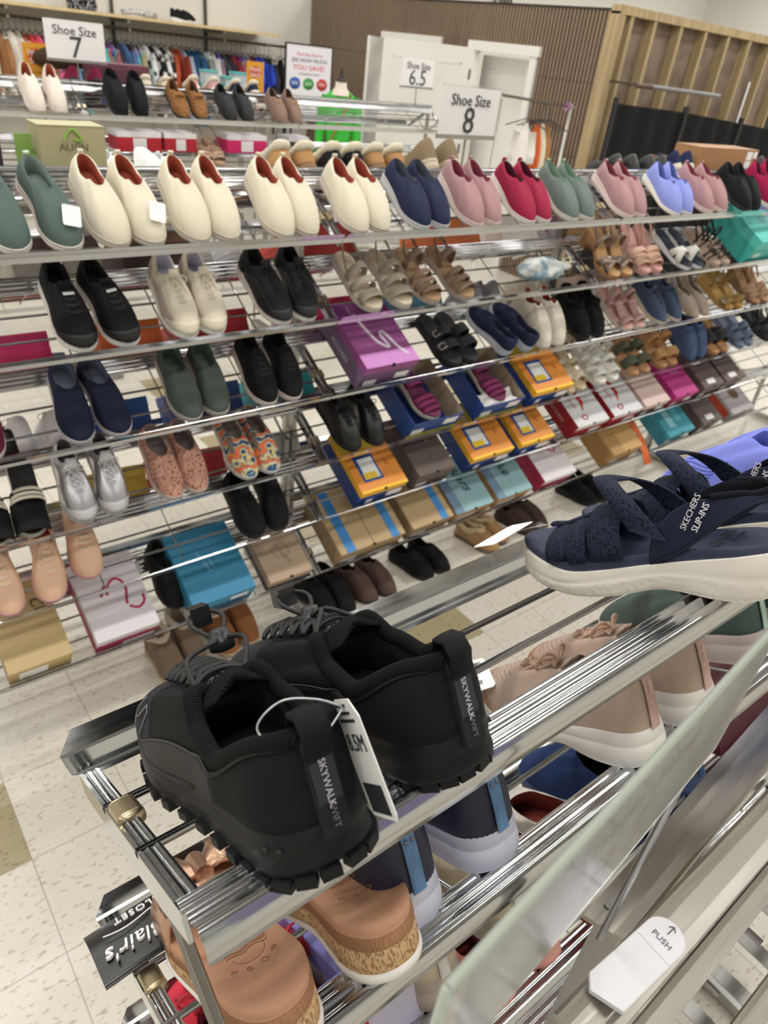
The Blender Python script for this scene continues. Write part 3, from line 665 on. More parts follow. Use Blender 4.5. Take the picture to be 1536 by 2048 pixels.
# fourth shelf
STR=lambda l,sd:(lambda s:[A_(l,'stripe_band',s.strap(q,q,.047,.010,.004),mat('d9d3c2',.8)) for q in (.50,.56,.61)])(sandal(l,sd,'101214',cs='d3cfc4',cf='0d0d0f',straps=((.80,.80,.034,.10),(.56,.56,.046,.045)),kind='noise',sole=(.028,.02)))
P('slide_sandal','str',STR,3,(.222,.330),(6,6),'black slide with cream stripes','slide sandal')
SIL=slipfn(c='b9b9bd',cs='c9c6c2',cl='5a545c',kind='metal',laced='e9e9e9',toecap='c5c5c8',tc='d0d0d4',sole=(.034,.022),yt=.42)
P('sneaker','sil',SIL,3,(.462,.570),(4,3),'metallic silver lace-up sneaker','sneaker')
P('slip_on_shoe','flr',slipfn(c='c99a88',kc2='8a5a50',cs='c9bdb6',cl='8b7f7c',kind='spots',sole=(.026,.018),yt=.50,th=.055,hh=.055,ksc=2.2,cw=.034),3,(.741,.838),(2,1),'peach floral slip-on with grey lining','shoe')
P('slip_on_shoe','tdy',slipfn(c='d0a050',cs='d2cfc8',cl='8f877f',kind='tiedye',sole=(.024,.018),yt=.50,th=.055,hh=.055,cw=.033,gore='8c857c'),3,(1.010,1.112),(1,-2),'multicoloured tie-dye spiral print slip-on','shoe')
P('oxford_shoe','blo',slipfn(c='17181a',cs='121213',cl='3a2a22',kind='plain',laced='101011',sole=(.032,.018),yt=.42,rough=.32),3,(1.452,1.575),(-5,-5),'black leather lace-up oxford by the open blue box','oxford shoe')
P('flat_shoe','wfl',lambda l,sd:sandal(l,sd,'d6c9b2',cs='cbb898',cf='cdb998',cross=.72,back=.075,straps=((.45,.45,.055,.02),),sole=(.03,.014)),3,(2.70,2.795),(1,1),'cream crossed-toe flat sandal','sandal')
P('sandal','wch',lambda l,sd:sandal(l,sd,'dfe0dc',cs='e6e4de',cf='dcdad2',straps=((.78,.78,.04,.045),(.55,.55,.055,.035),(.34,.34,.08,.02)),back=.085,buckle=True,sole=(.04,.026)),3,(2.925,3.04),(3,4),'chunky white buckled sandal','sandal')
P('slide_sandal','olv',lambda l,sd:sandal(l,sd,'4a5040',cs='b08a68',cf='b0805c',straps=((.72,.72,.05,.05),(.40,.40,.065,.045)),buckle=False,sole=(.03,.02)),3,(3.205,3.32),(0,0),'olive green two-band slide with tan footbed','slide sandal')
P('slide_sandal','bow',lambda l,sd:sandal(l,sd,'b08557',cs='a07a52',cf='a87b52',straps=((.74,.74,.05,.05),(.36,.36,.075,.035)),bowc='b08557',sole=(.032,.02)),3,(3.455,3.565),(4,4),'tan slide with a twisted bow','slide sandal')
P('ankle_boot','bbt',lambda l,sd:boot(l,sd,'45567a',cs='2c3040',cl='30384c'),3,(3.735,3.845),(4,4),'denim blue ankle boot','ankle boot')
P('slide_sandal','bcr',lambda l,sd:sandal(l,sd,'1b1a1c',cs='a87a52',cf='b08358',straps=((.66,.66,.05,.05),),cross=.5,sole=(.034,.02)),3,(3.98,4.10),(4,4),'black crossed-band slide with tan footbed','slide sandal')
P('slide_sandal','sld',lambda l,sd:sandal(l,sd,'5a6b84',cs='6e7d92',cf='6a7890',straps=((.74,.74,.045,.05),(.52,.52,.055,.045)),sole=(.03,.02)),3,(4.265,4.385),(0,0),'slate blue puffy-strap slide','slide sandal')
P('sandal','bk4',lambda l,sd:sandal(l,sd,'141416',cs='1a1a1c',cf='1a1a1c',straps=((.74,.74,.045,.04),(.5,.5,.055,.035)),back=.08,sole=(.03,.02)),3,(4.60,4.72),(-4,-4),'black sport sandal at the right edge','sandal')
# fifth shelf
PCH=lambda l,sd: shoe_slip(l,sd,'e6bfa4',cs='d9a7a8',cl='d4615c',kind='noise',elastic='ead2bb',sole=(.030,.022),yt=.42,W=.10)
pr=proto(('pch',1),lambda l:PCH(l,1)); pr2=proto(('pch',-1),lambda l:PCH(l,-1))
for pp,x,yw,t_ in ((pr,.215,6,'leftmost peach knit sneaker, half outside the left edge'),(pr2,.347,7,'middle peach knit sneaker with coral lining'),(pr,.460,8,'rightmost peach knit sneaker, resting over the white and pink box')):
    place('sneaker',pp,mid(4,x,yw,u=.01 if x<.4 else .05),t_,'sneaker','peach sneakers')
P('sneaker','bll',slipfn(c='17171a',cs='101011',cl='0c0c0d',kind='noise',laced='0d0d0e',sole=(.030,.02),yt=.44,W=.102),4,(1.040,1.148),(0,4),'plain black lace-up sneaker above the small kraft box','sneaker')
pr=proto(('blk6',1),lambda l:BLK(l,1)); place('slip_on_shoe',pr,mid(5,.745,0,u=.06),'single black slip-on between the blue and white boxes','shoe')
# shoes standing on the floor under the rack
def flo(X,Y,yaw,L=.26): 
    a=rad(yaw); y=Vector((math.sin(a),-math.cos(a),0)); x=y.cross(Vector((0,0,1))); return frame(x,y,(0,0,1),Vector((X,Y,.0))-y*L)
def fp(kind,key,fn,pts,yaw,desc,cat):
    P(kind,key,fn,0,(0,0),(0,0),desc,cat,where='standing on the floor',M=[flo(*p,yaw) for p in pts])
UG=lambda c:(lambda l,sd:boot(l,sd,c,fluff='d8cbb4',cs='a8937a',cl='cdbfa6',yt=.44,sh=.09,hh=.10,th=.10,cw=.034))
fp('slipper_boot','ug1',UG('7d6a58'),((.70,1.80),(.805,1.83)),2,'taupe fleece-cuffed bootie','bootie')
fp('slipper_boot','ug2',UG('8a5a38'),((.93,1.83),(1.04,1.85)),2,'chestnut fleece-cuffed bootie','bootie')
fp('ankle_boot','fb1',lambda l,sd:boot(l,sd,'131416',cl='0a0a0a'),((1.385,1.80),(1.49,1.80)),8,'black suede ankle boot with a metal ring','ankle boot')
fp('loafer','fb2',slipfn(c='5a4742',cs='2c2422',cl='17110f',kind='noise',sole=(.03,.016),yt=.45,hh=.08,sh=.06,th=.085),((1.60,1.80),(1.715,1.80)),8,'mauve brown suede loafer','loafer')
fp('mule','fb3',slipfn(c='0f0f10',cs='0c0c0d',cl='080808',kind='fur',sole=(.03,.018),yt=.5),((1.93,1.80),(2.045,1.80)),10,'black fuzzy mule','mule')
fp('slipper','fb4',slipfn(c='a5835e',cs='6f5a48',cl='cbb593',fluff='d3bd98',kind='noise',sole=(.026,.02),yt=.55),((2.36,1.79),(2.47,1.83)),12,'tan slipper with fleece collar','slipper')
fp('loafer','fb5',slipfn(c='43352f',cs='241c1a',cl='140f0e',kind='noise',sole=(.03,.016),yt=.42,hh=.08,th=.08),((2.66,1.80),(2.77,1.82)),12,'dark brown shoe','shoe')
fp('slipper','fb6',slipfn(c='0e0e0f',cs='0c0c0c',cl='080808',fluff='101012',kind='fur'),((3.20,1.83),(3.31,1.83)),14,'black fluffy slipper','slipper')
# ================================================================= SHOE BOXES AND OTHER GOODS ON THE MIDDLE RACKS
def boxproto(l_,w,l,h,body,lid=None,lidd=.03,decos=(),texts=(),notch=True,open_=False,inner='b9a68a',rough=.55,th=.002):
    bm=mat(body,rough); lm=mat(lid or body,rough)
    if open_:
        b=MB()
        b.box(0,w,0,l,0,th); b.box(0,th,0,l,0,h); b.box(w-th,w,0,l,0,h); b.box(0,w,0,th,0,h); b.box(0,w,l-th,l,0,h)
        base=A_(l_,'box_body',b,bm)
        ib=MB(); ib.box(w-2*th,w-th,th,l-th,th,h-.002); ib.box(th,2*th,th,l-th,th,h-.002); ib.box(th,w-th,l-2*th,l-th,th,h-.002); A_(l_,'inner_wall',ib,mat(inner,.8),base)
        top=base
    else:
        base=A_(l_,'box_body',MB().box(.0015,w-.0015,.0015,l-.0015,0,h-.002),bm)
        top=A_(l_,'lid',MB().loft([[(x,y,z) for x,y in ((0,0),(w,0),(w,l),(0,l))] for z in (h-lidd,h-.0015)]+[[(.0015,.0015,h),(w-.0015,.0015,h),(w-.0015,l-.0015,h),(.0015,l-.0015,h)]],cap1=True,smooth=False),lm)
    def put(face,u0,u1,v0,v1,c,name='label',r=.5,e=.0007):
        if face=='top': bb=(u0,u1,v0,v1,h,h+e)
        elif face=='front': bb=(u0,u1,-e,0,v0,v1)
        elif face=='right': bb=(w,w+e,u0,u1,v0,v1)
        else: bb=(-e,0,u0,u1,v0,v1)
        A_(l_,name,MB().box(*bb),mat(c,r),top if face=='top' else base)
    for i_,d_ in enumerate(decos): put(*d_,**({} if len(d_)>8 else dict(e=.0006+.0004*i_)))
    if notch and not open_: A_(l_,'finger_hole',MB().loft([[(w*.5+.009*math.cos(a),-.0012,h-.004+.008*math.sin(a)) for a in [2*PI*k/14 for k in range(14)]],[(w*.5+.009*math.cos(a),.004,h-.004+.008*math.sin(a)) for a in [2*PI*k/14 for k in range(14)]]],cap0=True),mat('0b0b0b',.9),top)
    for face,body_,size,c,u,v,rot,kw in texts:
        R=Matrix.Rotation(rad(rot),4,'Z')
        if face=='top': M=Matrix.Translation((u,v,h+.0045))@R
        elif face=='front': M=frame((1,0,0),(0,0,1),(0,-1,0),(u,-.0050,v))@R
        else: M=frame((0,-1,0),(0,0,1),(-1,0,0),(-.0040,u,v))@R
        T_(l_,'lettering',textmesh(body_,size,mat(c,.6),M,**kw),top if face=='top' else base)
def swirl(l_,pts,r,c,M=None,name='logo',par=0,flat=.25):
    b=MB().tube(smooth(pts,4),r,6,flat=1.)
    if M: b.tf(M)
    A_(l_,name,b,mat(c,.5),par)
def boxat(k,x0,desc,fn,u=.012,d=1,grp=None,key=None,ylip=None,zs=None,yaw=0,kind='shoe_box',cat='shoe box',dn=0):
    yl=ylip if ylip is not None else (MIDY if d==1 else 2*YC-MIDY); z=(zs or MIDZ)[k]
    P0=shelf_pt(yl,z,d,x0,u,.003+dn)
    ey=Vector((0,d*CS,SN)); ez=Vector((0,-d*SN,CS)); ex=ey.cross(ez)
    M=frame(ex,ey,ez,P0)@Matrix.Rotation(rad(yaw),4,'Z')
    return place(kind,proto(key or desc,fn),M,desc,cat,grp)
W0='f0f0f2'
def labels(w,h,n=2):
    o=[('front',.02,.075,.012,.042,W0)]
    if n>1: o.append(('front',w-.08,w-.02,.03,.06,W0))
    return o
boxat(2,1.433,'purple gradient shoe box with a white swoosh S, middle rack third shelf',lambda l:(boxproto(l,.235,.285,.115,'6f5078','98508f',.035,labels(.235,.115)+[('top',0,.235,.19,.285,'7c2f78'),('top',0,.235,0,.06,'cf8bcf'),('left',0,.285,.004,.08,'7b6684')],[('left','SKECHERS',.026,'d9cfe2',.15,.045,0,{}),('top','SKECHERS',.014,'c9a9cf',.06,.24,90,{})]),swirl(l,[(.07,.23,.117),(.085,.16,.117),(.105,.10,.117),(.14,.075,.117),(.13,.13,.117),(.15,.14,.117),(.175,.07,.117),(.2,.03,.117)],.006,'eedff0',par=1)))
YEL=lambda w:(lambda l:boxproto(l,w,.285,.105,'1b3f86','f0b429',.03,
   [('top',0,w,.19,.285,'c8ae3c'),('top',.0,w,.012,.19,'e3913a'),('top',0,w,0,.012,'f4c431'),('top',.035,.035+w*.42,.045,.165,'1d4f9c'),('top',.05,.03+w*.40,.055,.15,'eef0f2'),('top',.045,.06+w*.2,.055,.085,'f2cf3a'),('left',.001,.284,.002,.074,'1a3c80'),('front',.03,.08,.01,.06,'2457a4'),('front',.04,.07,.02,.05,'f0f0ee'),('front',w-.085,w-.015,.035,.065,W0)],
   [('top','SKECHERS',.030,'eee8f4',.078,.236,90,dict(sx=.8)),('top','FIT',.022,'b0302a',w-.05,.11,90,{}),('top','1 2 3 4',.018,'8b7a30',w-.06,.24,90,{})]))
def yellow(k,x,w,desc): return boxat(k,x,desc,YEL(w))
yellow(3,2.391,.255,'yellow and orange shoe box beside the open blue boxes, fourth shelf')
yellow(4,1.477,.225,'yellow and orange shoe box with blue side under the black oxfords')
yellow(4,2.069,.255,'yellow and orange shoe box on fifth shelf, nearer the grey-brown box')
yellow(4,2.377,.225,'yellow and orange shoe box on fifth shelf, beside the red boxes')
boxat(4,1.761,'grey-brown plain shoe box between yellow boxes, fifth shelf',lambda l:boxproto(l,.20,.285,.11,'50453f','5d524c',.09,labels(.2,.11,1),[('top','skechers',.022,'b59c84',.12,.18,-80,{})]))
for i,(x,w,desc) in enumerate(((1.695,.262,'open blue shoe box holding a purple-lined sandal, next to the black oxfords'),(2.073,.25,'open blue shoe box with white tissue, beside the yellow box'))):
    boxat(3,x,desc,lambda l,w=w:boxproto(l,w,.285,.10,'1f448c',None,.03,[('front',.015,.075,.015,.055,W0),('front',w-.09,w-.02,.05,.085,W0),('front',0,w,0,.022,'d8cf3e')],(),False,True))
    MG=lambda l,sd:(lambda s:A_(l,'rim',s.sole_mb(groove=False,top_in=.82),mat('ece6da',.6)))(sandal(l,sd,'8a2d62',cs='ece6da',cf='6d2350',straps=((.84,.84,.022,.022),(.74,.74,.026,.022),(.64,.64,.028,.022),(.36,.36,.030,.03)),sole=(.034,.024),W=.104,L=.262))
    m=shelf_frame(MIDY,MIDZ[3],1,x+w*.52,.03,-6 if i==0 else -4,.05,.262)
    place('sandal',proto(('mg',1),lambda l:MG(l,1)),m,'purple strappy sandal with cream sole lying in the %s open blue box'%('left' if i==0 else 'right'),'sandal')
    b=MB(); R=random.Random(i+3); g=[[Vector((x+.03+(w-.06)*a/9,0,0)) for a in range(10)] for _ in range(6)]
    rings=[]
    for j in range(7):
        rings.append([shelf_pt(MIDY,MIDZ[3],1,x+.02+(w-.04)*a/11,.022+.07*j/6,.070+R.uniform(-.008,.012)) for a in range(12)])
    tp=MB().loft(rings,close=False,smooth=False).obj('tissue_paper',mat('eeeeec',.7))
    if i==0: bpy.data.objects.remove(tp)
    else: tag(tp,'crumpled white tissue paper in the right open blue box','tissue paper')
REDB=lambda l:(boxproto(l,.245,.285,.105,'a01722','d9dade',.03,[('left',.001,.284,.001,.104,'9c1620'),('front',.03,.12,.01,.03,'b9202c'),('front',.14,.22,.012,.05,W0)],[('left','SKECHERS',.026,'d8a9a9',.14,.05,0,{}),('top','SKECHERS',.020,'b04048',.05,.15,-80,{})]),
   A_(l,'logo',MB().ribbon([(.085,.25,.106),(.12,.2,.106),(.125,.13,.106),(.10,.08,.106)],[(.006,.004,0),(.016,.006,0),(.014,0,0),(.003,0,0)],[(0,0,1)]*4,.0006),mat('b01f2c',.5),1),swirl(l,[(.085+.018*math.cos(a),.045+.014*math.sin(a),.1065) for a in [k*PI/8 for k in range(17)]],.003,'b3202c',par=1))
boxat(4,2.781,'red-sided silver-lidded shoe box, left of two on the fifth shelf',REDB,key='redb')
boxat(4,3.070,'red-sided silver-lidded shoe box, right of two on the fifth shelf',REDB,key='redb')
boxat(4,3.347,'pale pink shoe box beside the red boxes',lambda l:boxproto(l,.225,.285,.105,'4f4150','d8bfba',.035,labels(.225,.1),[('top','BOBS',.026,'7078b8',.11,.22,180,{})]))
boxat(4,3.633,'magenta shoe box beside the pale pink one',lambda l:boxproto(l,.225,.285,.105,'9a1c48','b52e82',.035,labels(.22,.1),[('top','bzees',.04,'e3a3cd',.12,.2,0,{}),('top','women',.024,'e3a3cd',.12,.15,0,{})]))
DKB=lambda l:boxproto(l,.215,.285,.105,'43363a','5a4a48',.06,[('top',.06,.14,.02,.055,'dcdce0')]+labels(.2,.1,1),[('top','naturalizer',.022,'85726a',.11,.2,0,{})])
boxat(4,3.925,'dark brown shoe box, left of the pair at the rack end',DKB,key='dkb'); boxat(4,4.165,'dark brown shoe box, right of the pair at the rack end',DKB,key='dkb')
# lowest shelf
boxat(5,.170,'kraft shoe box at the left edge of the lowest shelf',lambda l:boxproto(l,.19,.285,.11,'b9a171','c2ab7c',.03,[('front',.03,.115,.03,.085,W0)],[('top','Cl',.05,'3c3124',.14,.20,-75,dict(shear=.3)),('front','$70',.012,'333333',.05,.05,0,{})],notch=False))
boxat(5,.437,'white-lidded pink shoe box with a wine-red swirl logo',lambda l:(boxproto(l,.21,.29,.105,'a3234f','dcd8de',.035,[('front',.09,.2,.004,.034,W0)],[('front','ryka women . canada',.016,'a53a5c',.10,.087,0,{})],notch=False),
   swirl(l,[(.085,.15,.106),(.10,.185,.106),(.125,.20,.106),(.145,.185,.106),(.15,.155,.106),(.14,.12,.106),(.135,.10,.106)],.0045,'b02a52',par=1),swirl(l,[(.065,.15,.106),(.085,.185,.106)],.0045,'b02a52',par=1),swirl(l,[(.14,.09,.106),(.165,.075,.106),(.19,.09,.106),(.195,.115,.106)],.0045,'b02a52',par=1)))
boxat(5,.768,'bright blue shoe box on the lowest shelf',lambda l:(boxproto(l,.245,.29,.115,'2a6d94','3585ad',.05,[('front',.012,.08,.006,.03,'e6e8ee'),('front',.15,.22,.065,.09,'e6e8ee')],[('top','ORTHOFEET',.016,'8fd0e8',.10,.15,-75,{}),('top','comfort',.014,'8fd0e8',.125,.14,-75,{})],notch=False)))
boxat(5,1.085,'small kraft-topped shoe box with a brown base, lowest shelf',lambda l:(boxproto(l,.19,.20,.075,'4a4c50','b39b84',.04,[('front',.012,.05,.05,.07,'a08a74')],[('top','Kuru outdoor',.016,'6e5a4a',.10,.10,-70,{})]),swirl(l,[(.10+.035*math.cos(a),.115+.03*math.sin(a),.076) for a in [k*PI/9 for k in range(19)]],.0008,'8a7462',par=1)))
TAN=lambda w,two:(lambda l:boxproto(l,w,.285,.105,'9c8562','b89e76',.012,[('top',.03,.075,0,.285,'3c86c6'),('front',.02,.1,.01,.05,'c9c6c0')]+([('top',w-.07,w-.03,0,.285,'3c86c6'),('top',w*.5-.001,w*.5+.001,0,.285,'7f6a4a')] if two else [('front',w-.09,w-.02,.02,.06,W0)]),()))
boxat(5,1.400,'wide kraft shoe box with two blue stripes, lowest shelf',TAN(.33,True)); 
boxat(5,1.775,'kraft shoe box with one blue stripe beside the wide one',lambda l:boxproto(l,.235,.285,.105,'8f7855','b89e76',.012,[('top',.165,.205,0,.285,'3c86c6'),('front',.02,.1,.01,.05,'c9c6c0')],()))
TQ=lambda wd:(lambda l:(boxproto(l,.235,.285,.09,'b08a5c','8fb7bd',.006,[('top',0,.05,0,.285,'6f8aa6'),('front',.02,.14,.008,.05,'d9d2cc')],[('top',wd,.075,'1f3a46',.12,.16,-78,dict(shear=.4))])))
boxat(5,2.040,'teal script-lettered shoe box, left of two on the lowest shelf',TQ('kers')); boxat(5,2.310,'teal script-lettered shoe box, right of two on the lowest shelf',TQ('Ske'))
boxat(5,2.625,'white and magenta shoe box with a red swirl beside the teal boxes',lambda l:(boxproto(l,.245,.285,.105,'a51f4d','dfdbe0',.035,[('left',0,.285,0,.104,'a41e4c')],[('front','ryka',.03,'b5405e',.12,.04,0,{})],notch=False),swirl(l,[(.10,.20,.106),(.13,.225,.106),(.155,.20,.106),(.14,.165,.106),(.17,.14,.106),(.20,.16,.106)],.0045,'c03a5c',par=1)))
boxat(5,3.16,'big open kraft carton with an orange flap',lambda l:(boxproto(l,.26,.285,.13,'a17c48','c29a62',.012,[('front',.04,.1,.03,.06,'d8d4cc'),('top',.0,.1,.0,.12,'a8804c')],()),A_(l,'flap',MB().ribbon([(.262,.18,.128),(.33,.17,.115),(.36,.02,.06),(.365,-.08,.01)],[(0,.09,0),(.03,.09,0),(.04,.02,0),(.035,.0,0)],[(0,0,1),(.3,0,1),(.3,-.2,1),(.3,-.2,1)],.002),mat('d8672c',.6),0)))
boxat(5,3.72,'turquoise patterned shoe box near the rack end',lambda l:boxproto(l,.27,.285,.10,'2e7f94','3292a8',.03,[('top',.06,.12,.05,.2,'86c4d0'),('top',.15,.2,.08,.24,'5cb0c0')]+labels(.27,.1),()))
boxat(5,4.08,'plain brown shoe box at the end of the lowest shelf',DKB,key='dkb')
boxat(5,4.45,'open grey box with a round hole at the rack end',lambda l:(boxproto(l,.27,.26,.09,'8d868c','a8a2a6',.02,[('left',.02,.2,.02,.07,'b5402c')],()),A_(l,'hole',MB().loft([[(.15+.05*math.cos(a),.14+.045*math.sin(a),.0908) for a in [k*PI/12 for k in range(24)]],[(.15+.04*math.cos(a),.14+.035*math.sin(a),.0912) for a in [k*PI/12 for k in range(24)]]],cap1=True),mat('6b5640',.9),1)))
# second shelf, right: teal and violet boxes
boxat(1,3.90,'turquoise shoe box on the second shelf near the right edge',lambda l:boxproto(l,.26,.285,.15,'3fb3ab','55c6bd',.05,[('front',.05,.12,.04,.07,'bfe0e0')],[('top','aerosoles',.022,'a9e6df',.12,.18,-70,{})],notch=False))
boxat(1,4.19,'violet shoe box behind the turquoise one at right edge',lambda l:boxproto(l,.24,.285,.13,'5d5b96','6a68a8',.05,labels(.2,.1,1),()))
# tie-dyed cloth shoe bag
def blob(l):
    R=random.Random(5); rg=[]
    for i in range(13):
        f=i/12; w=math.sin(min(1,f*1.12)*PI)**.55 if f<.9 else .35+.4*(f-.9); rr=[]
        for j in range(28):
            a=2*PI*j/28; r=1+.06*math.sin(5*a+i)+.05*math.sin(9*a-2*i)
            rr.append((f*.24,math.cos(a)*.055*w*r,.036+math.sin(a)*.034*w*r))
        rg.append(rr)
    A_(l,'bag_body',MB().loft(rg,cap0=True,cap1=True),mat('dfe2e0',.85,0,'noise','7fa3b4',scale=.12)); A_(l,'drawstring_knot',MB().tube([(.215,.0,.04),(.235,.012,.052),(.25,.0,.06),(.24,-.016,.05),(.215,0,.04)],.004,6),mat('e8e0c4',.8))
place('shoe_bag',proto('bag',blob),Matrix.Translation(shelf_pt(MIDY,MIDZ[1],1,2.235,.07,.0))@Matrix.Rotation(rad(4),4,'Z')@Matrix.Scale(1.3,4),'white and blue tie-dyed cloth shoe bag lying on the second shelf','bag')
# ================================================================= FAR SIDE OF THE MIDDLE RACKS
YB=2*YC-MIDY
def back(k,X,yaw=0,L=.26,u=.01,n=.003): return shelf_frame(YB,MIDZ[k],-1,X,u,yaw,n,L)
def bpair(kind,key,fn,k,xs,desc,cat,yaw=0,swap=True,dz=0.):
    for i,x in enumerate(xs):
        sd=-1 if i==0 else 1
        place(kind,proto((key,sd),lambda l:fn(l,sd)),back(k,x,yaw,n=.003+dz),'%s %s'%(('left','right')[i],desc),cat,desc+' pair')
SNW=slipfn(c='dfe3e4',cs='e6e6e6',cl='cfd3d6',kind='mesh',laced='e6e6ea',sole=(.034,.022),yt=.42,hh=.08,ksc=.4)
bpair('sneaker','snw',SNW,0,(.95,1.11),'white mesh sneaker behind the second and third cream pairs','sneaker',dz=.02,yaw=-62)
FZ=lambda c,cs:slipfn(c=c,cs=cs,cl='e2d6bd',fluff='e9dfc8',kind='noise',sole=(.028,.02),yt=.52,hh=.05,sh=.04,th=.055)
bpair('slipper','fz1',FZ('b98d5f','8f6d48'),0,(1.31,1.40),'tan slipper with cream fleece behind the fourth cream pair','slipper',dz=.02)
bpair('slipper','fz2',FZ('1c1c1e','1a1a1a'),0,(1.51,1.60),'black slipper with cream fleece collar behind the navy pair','slipper',dz=.02)
bpair('slipper','fz1',FZ('b98d5f','8f6d48'),0,(1.69,1.78),'tan slipper with cream fleece behind the sign post','slipper',dz=.02)
bpair('mule','tm',slipfn(c='8f7d64',cs='c8bca4',cl='6f604c',kind='noise',sole=(.044,.022),yt=.5,hh=.075,sh=.06),0,(1.94,2.05),'olive tan wedge mule with its heel up','mule',dz=.02)
bpair('clog','kc',slipfn(c='131315',cs='1a1a1b',cl='0c0c0d',kind='plain',rough=.4,sole=(.03,.02),yt=.5,hh=.05),0,(3.08,3.20),'black clog left of the navy canvas shoes, behind top shelf','clog',dz=.02)
bpair('shoe','kc',slipfn(),0,(3.34,3.44),'black shoe beside the black clogs, behind top shelf','shoe',dz=.02)
bpair('sneaker','nvb',slipfn(c='20264a',cs='d9d2bf',cl='141a33',kind='noise',sole=(.03,.02),yt=.45,laced='c98d6a'),0,(3.56,3.67),'navy canvas shoe with cream sole left of the cardboard box','sneaker',dz=.03)
bpair('loafer','kl',slipfn(c='17171a',cs='101012',cl='0b0b0c',kind='plain',rough=.35,sole=(.024,.018)),0,(4.30,4.41),'black loafer right of the cardboard box','loafer',dz=.02)
def standbox(desc,M,fn): place('shoe_box',proto(desc,fn),M,desc,'shoe box')
AL=lambda l:(boxproto(l,.172,.10,.10,'aaa47f','b9b48e',.001,[],[('front','ALIGN',.026,'4a4a3c',.085,.048,0,{}),('left','ALIGN',.02,'5f7a48',.06,.03,0,{})],notch=False),
   swirl(l,[(.062,-.001,.066),(.085,-.001,.092),(.108,-.001,.066),(.088,-.001,.066)],.0032,'86b24a',par=0),A_(l,'inner_flap',MB().box(-.045,-.002,.06,.064,.0,.07),mat('8fb35c',.6),0))
standbox('olive carton with a green triangle logo behind the teal pair',Matrix.Translation((.572,2.165,1.695))@Matrix.Rotation(rad(0),4,'Z'),AL)
standbox('charcoal box at the far left behind the teal pair',Matrix.Translation((.20,2.165,1.69)),lambda l:boxproto(l,.28,.12,.095,'2f3033','36373a',.03,(),(),False))
standbox('brown cardboard box with white barcode labels, behind the top shelf',Matrix.Translation((3.72,2.17,1.70))@Matrix.Rotation(rad(-5),4,'Z'),lambda l:boxproto(l,.50,.16,.10,'a67c54','ab815a',.001,[('front',.40,.45,.05,.09,W0),('front',.40,.45,.01,.045,W0),('front',.46,.49,.06,.09,W0)],(),False))
BX={}
def bbox(k,x,w,c,lid,desc,h=.105,lab=True):
    boxat(k,x+w,desc,lambda l:boxproto(l,w,.27,h,c,lid,.035,[('front',.02,.08,.02,.05,W0)] if lab else [],(),False),d=-1)
rr=[(1,.45,.24,'a8a39a','5e4a48','maroon-lidded box behind the black stretch sneakers'),(1,.75,.22,'40302c','7a5040','brown box behind the black stretch sneakers'),(1,1.35,.24,'b63430','c23a34','red box behind the running shoes'),(1,2.02,.2,'c96a34','d07038','orange box behind the brown sandals'),(1,2.35,.22,'e6e4e0','dedcda','white box behind the tie-dyed bag'),(1,2.9,.24,'9c7a54','a98862','kraft box behind the wooden-heel sandals'),
(2,.30,.22,'c21f5c','c9306a','pink box behind the burgundy shoe'),(2,.66,.2,'d9662c','e07534','orange box between the navy and sage pairs'),(2,.95,.22,'b2202a','bc2a34','red box behind the sage pair'),(2,1.42,.22,'d52c64','d8386e','rose box left of the purple box'),(2,1.85,.22,'2a6f86','307a92','petrol box behind the buckle slides'),(2,2.65,.22,'cfc5b4','d8d0c2','beige box behind the black furry slippers'),(2,3.2,.22,'8e7a70','998478','taupe box behind the ruffled sandals'),
(3,.58,.22,'204a8c','2a569a','blue box behind the silver sneakers'),(3,.92,.22,'1f3f80','284a90','navy box behind the floral pair'),(3,1.25,.2,'2a9aa0','34a8ac','aqua box behind the tie-dye pair'),(3,2.9,.22,'b8a890','c2b39c','sand box behind the white buckled sandals'),
(4,.55,.22,'c4a03a','cfae48','mustard box behind the peach sneakers'),(4,.85,.22,'b02232','ba2c3c','crimson box behind the fifth shelf wires'),(4,1.20,.2,'e4e2e0','dad8d6','white box behind the plain black sneakers')]
for k,x,w,c,ld,ds in rr: bbox(k,x,w,c,ld,ds)
bp=[('sneaker','snw',SNW,1,(1.02,1.12),'white mesh sneaker seen through the second shelf','sneaker'),('slide_sandal','bsl',lambda l,sd:sandal(l,sd,'71809a',cs='8d98ac',cf='7d8aa2',straps=((.7,.7,.05,.05),)),2,(.42,.53),'grey-blue slide seen through the third shelf','slide sandal'),
('clog','kc',slipfn(c='131315'),3,(.25,.36),'black clog seen through the fourth shelf','clog'),('sneaker','snw',SNW,3,(.40,.51),'white sneaker seen behind the silver sneakers','sneaker'),('shoe','mvp',slipfn(c='8a6a78',cs='b9a9ac',cl='5b4450'),1,(2.62,2.73),'mauve shoe seen behind the tie-dyed bag','shoe'),('sneaker','gyb',slipfn(c='8c8c92',cs='d8d8da',cl='4a4a50',laced='cfcfd4',yt=.42),2,(2.30,2.41),'grey sneaker seen behind the navy reversed pair','sneaker')]
for kd,ky,fn,k,xs,ds,ct in bp: bpair(kd,ky,fn,k,xs,ds,ct)
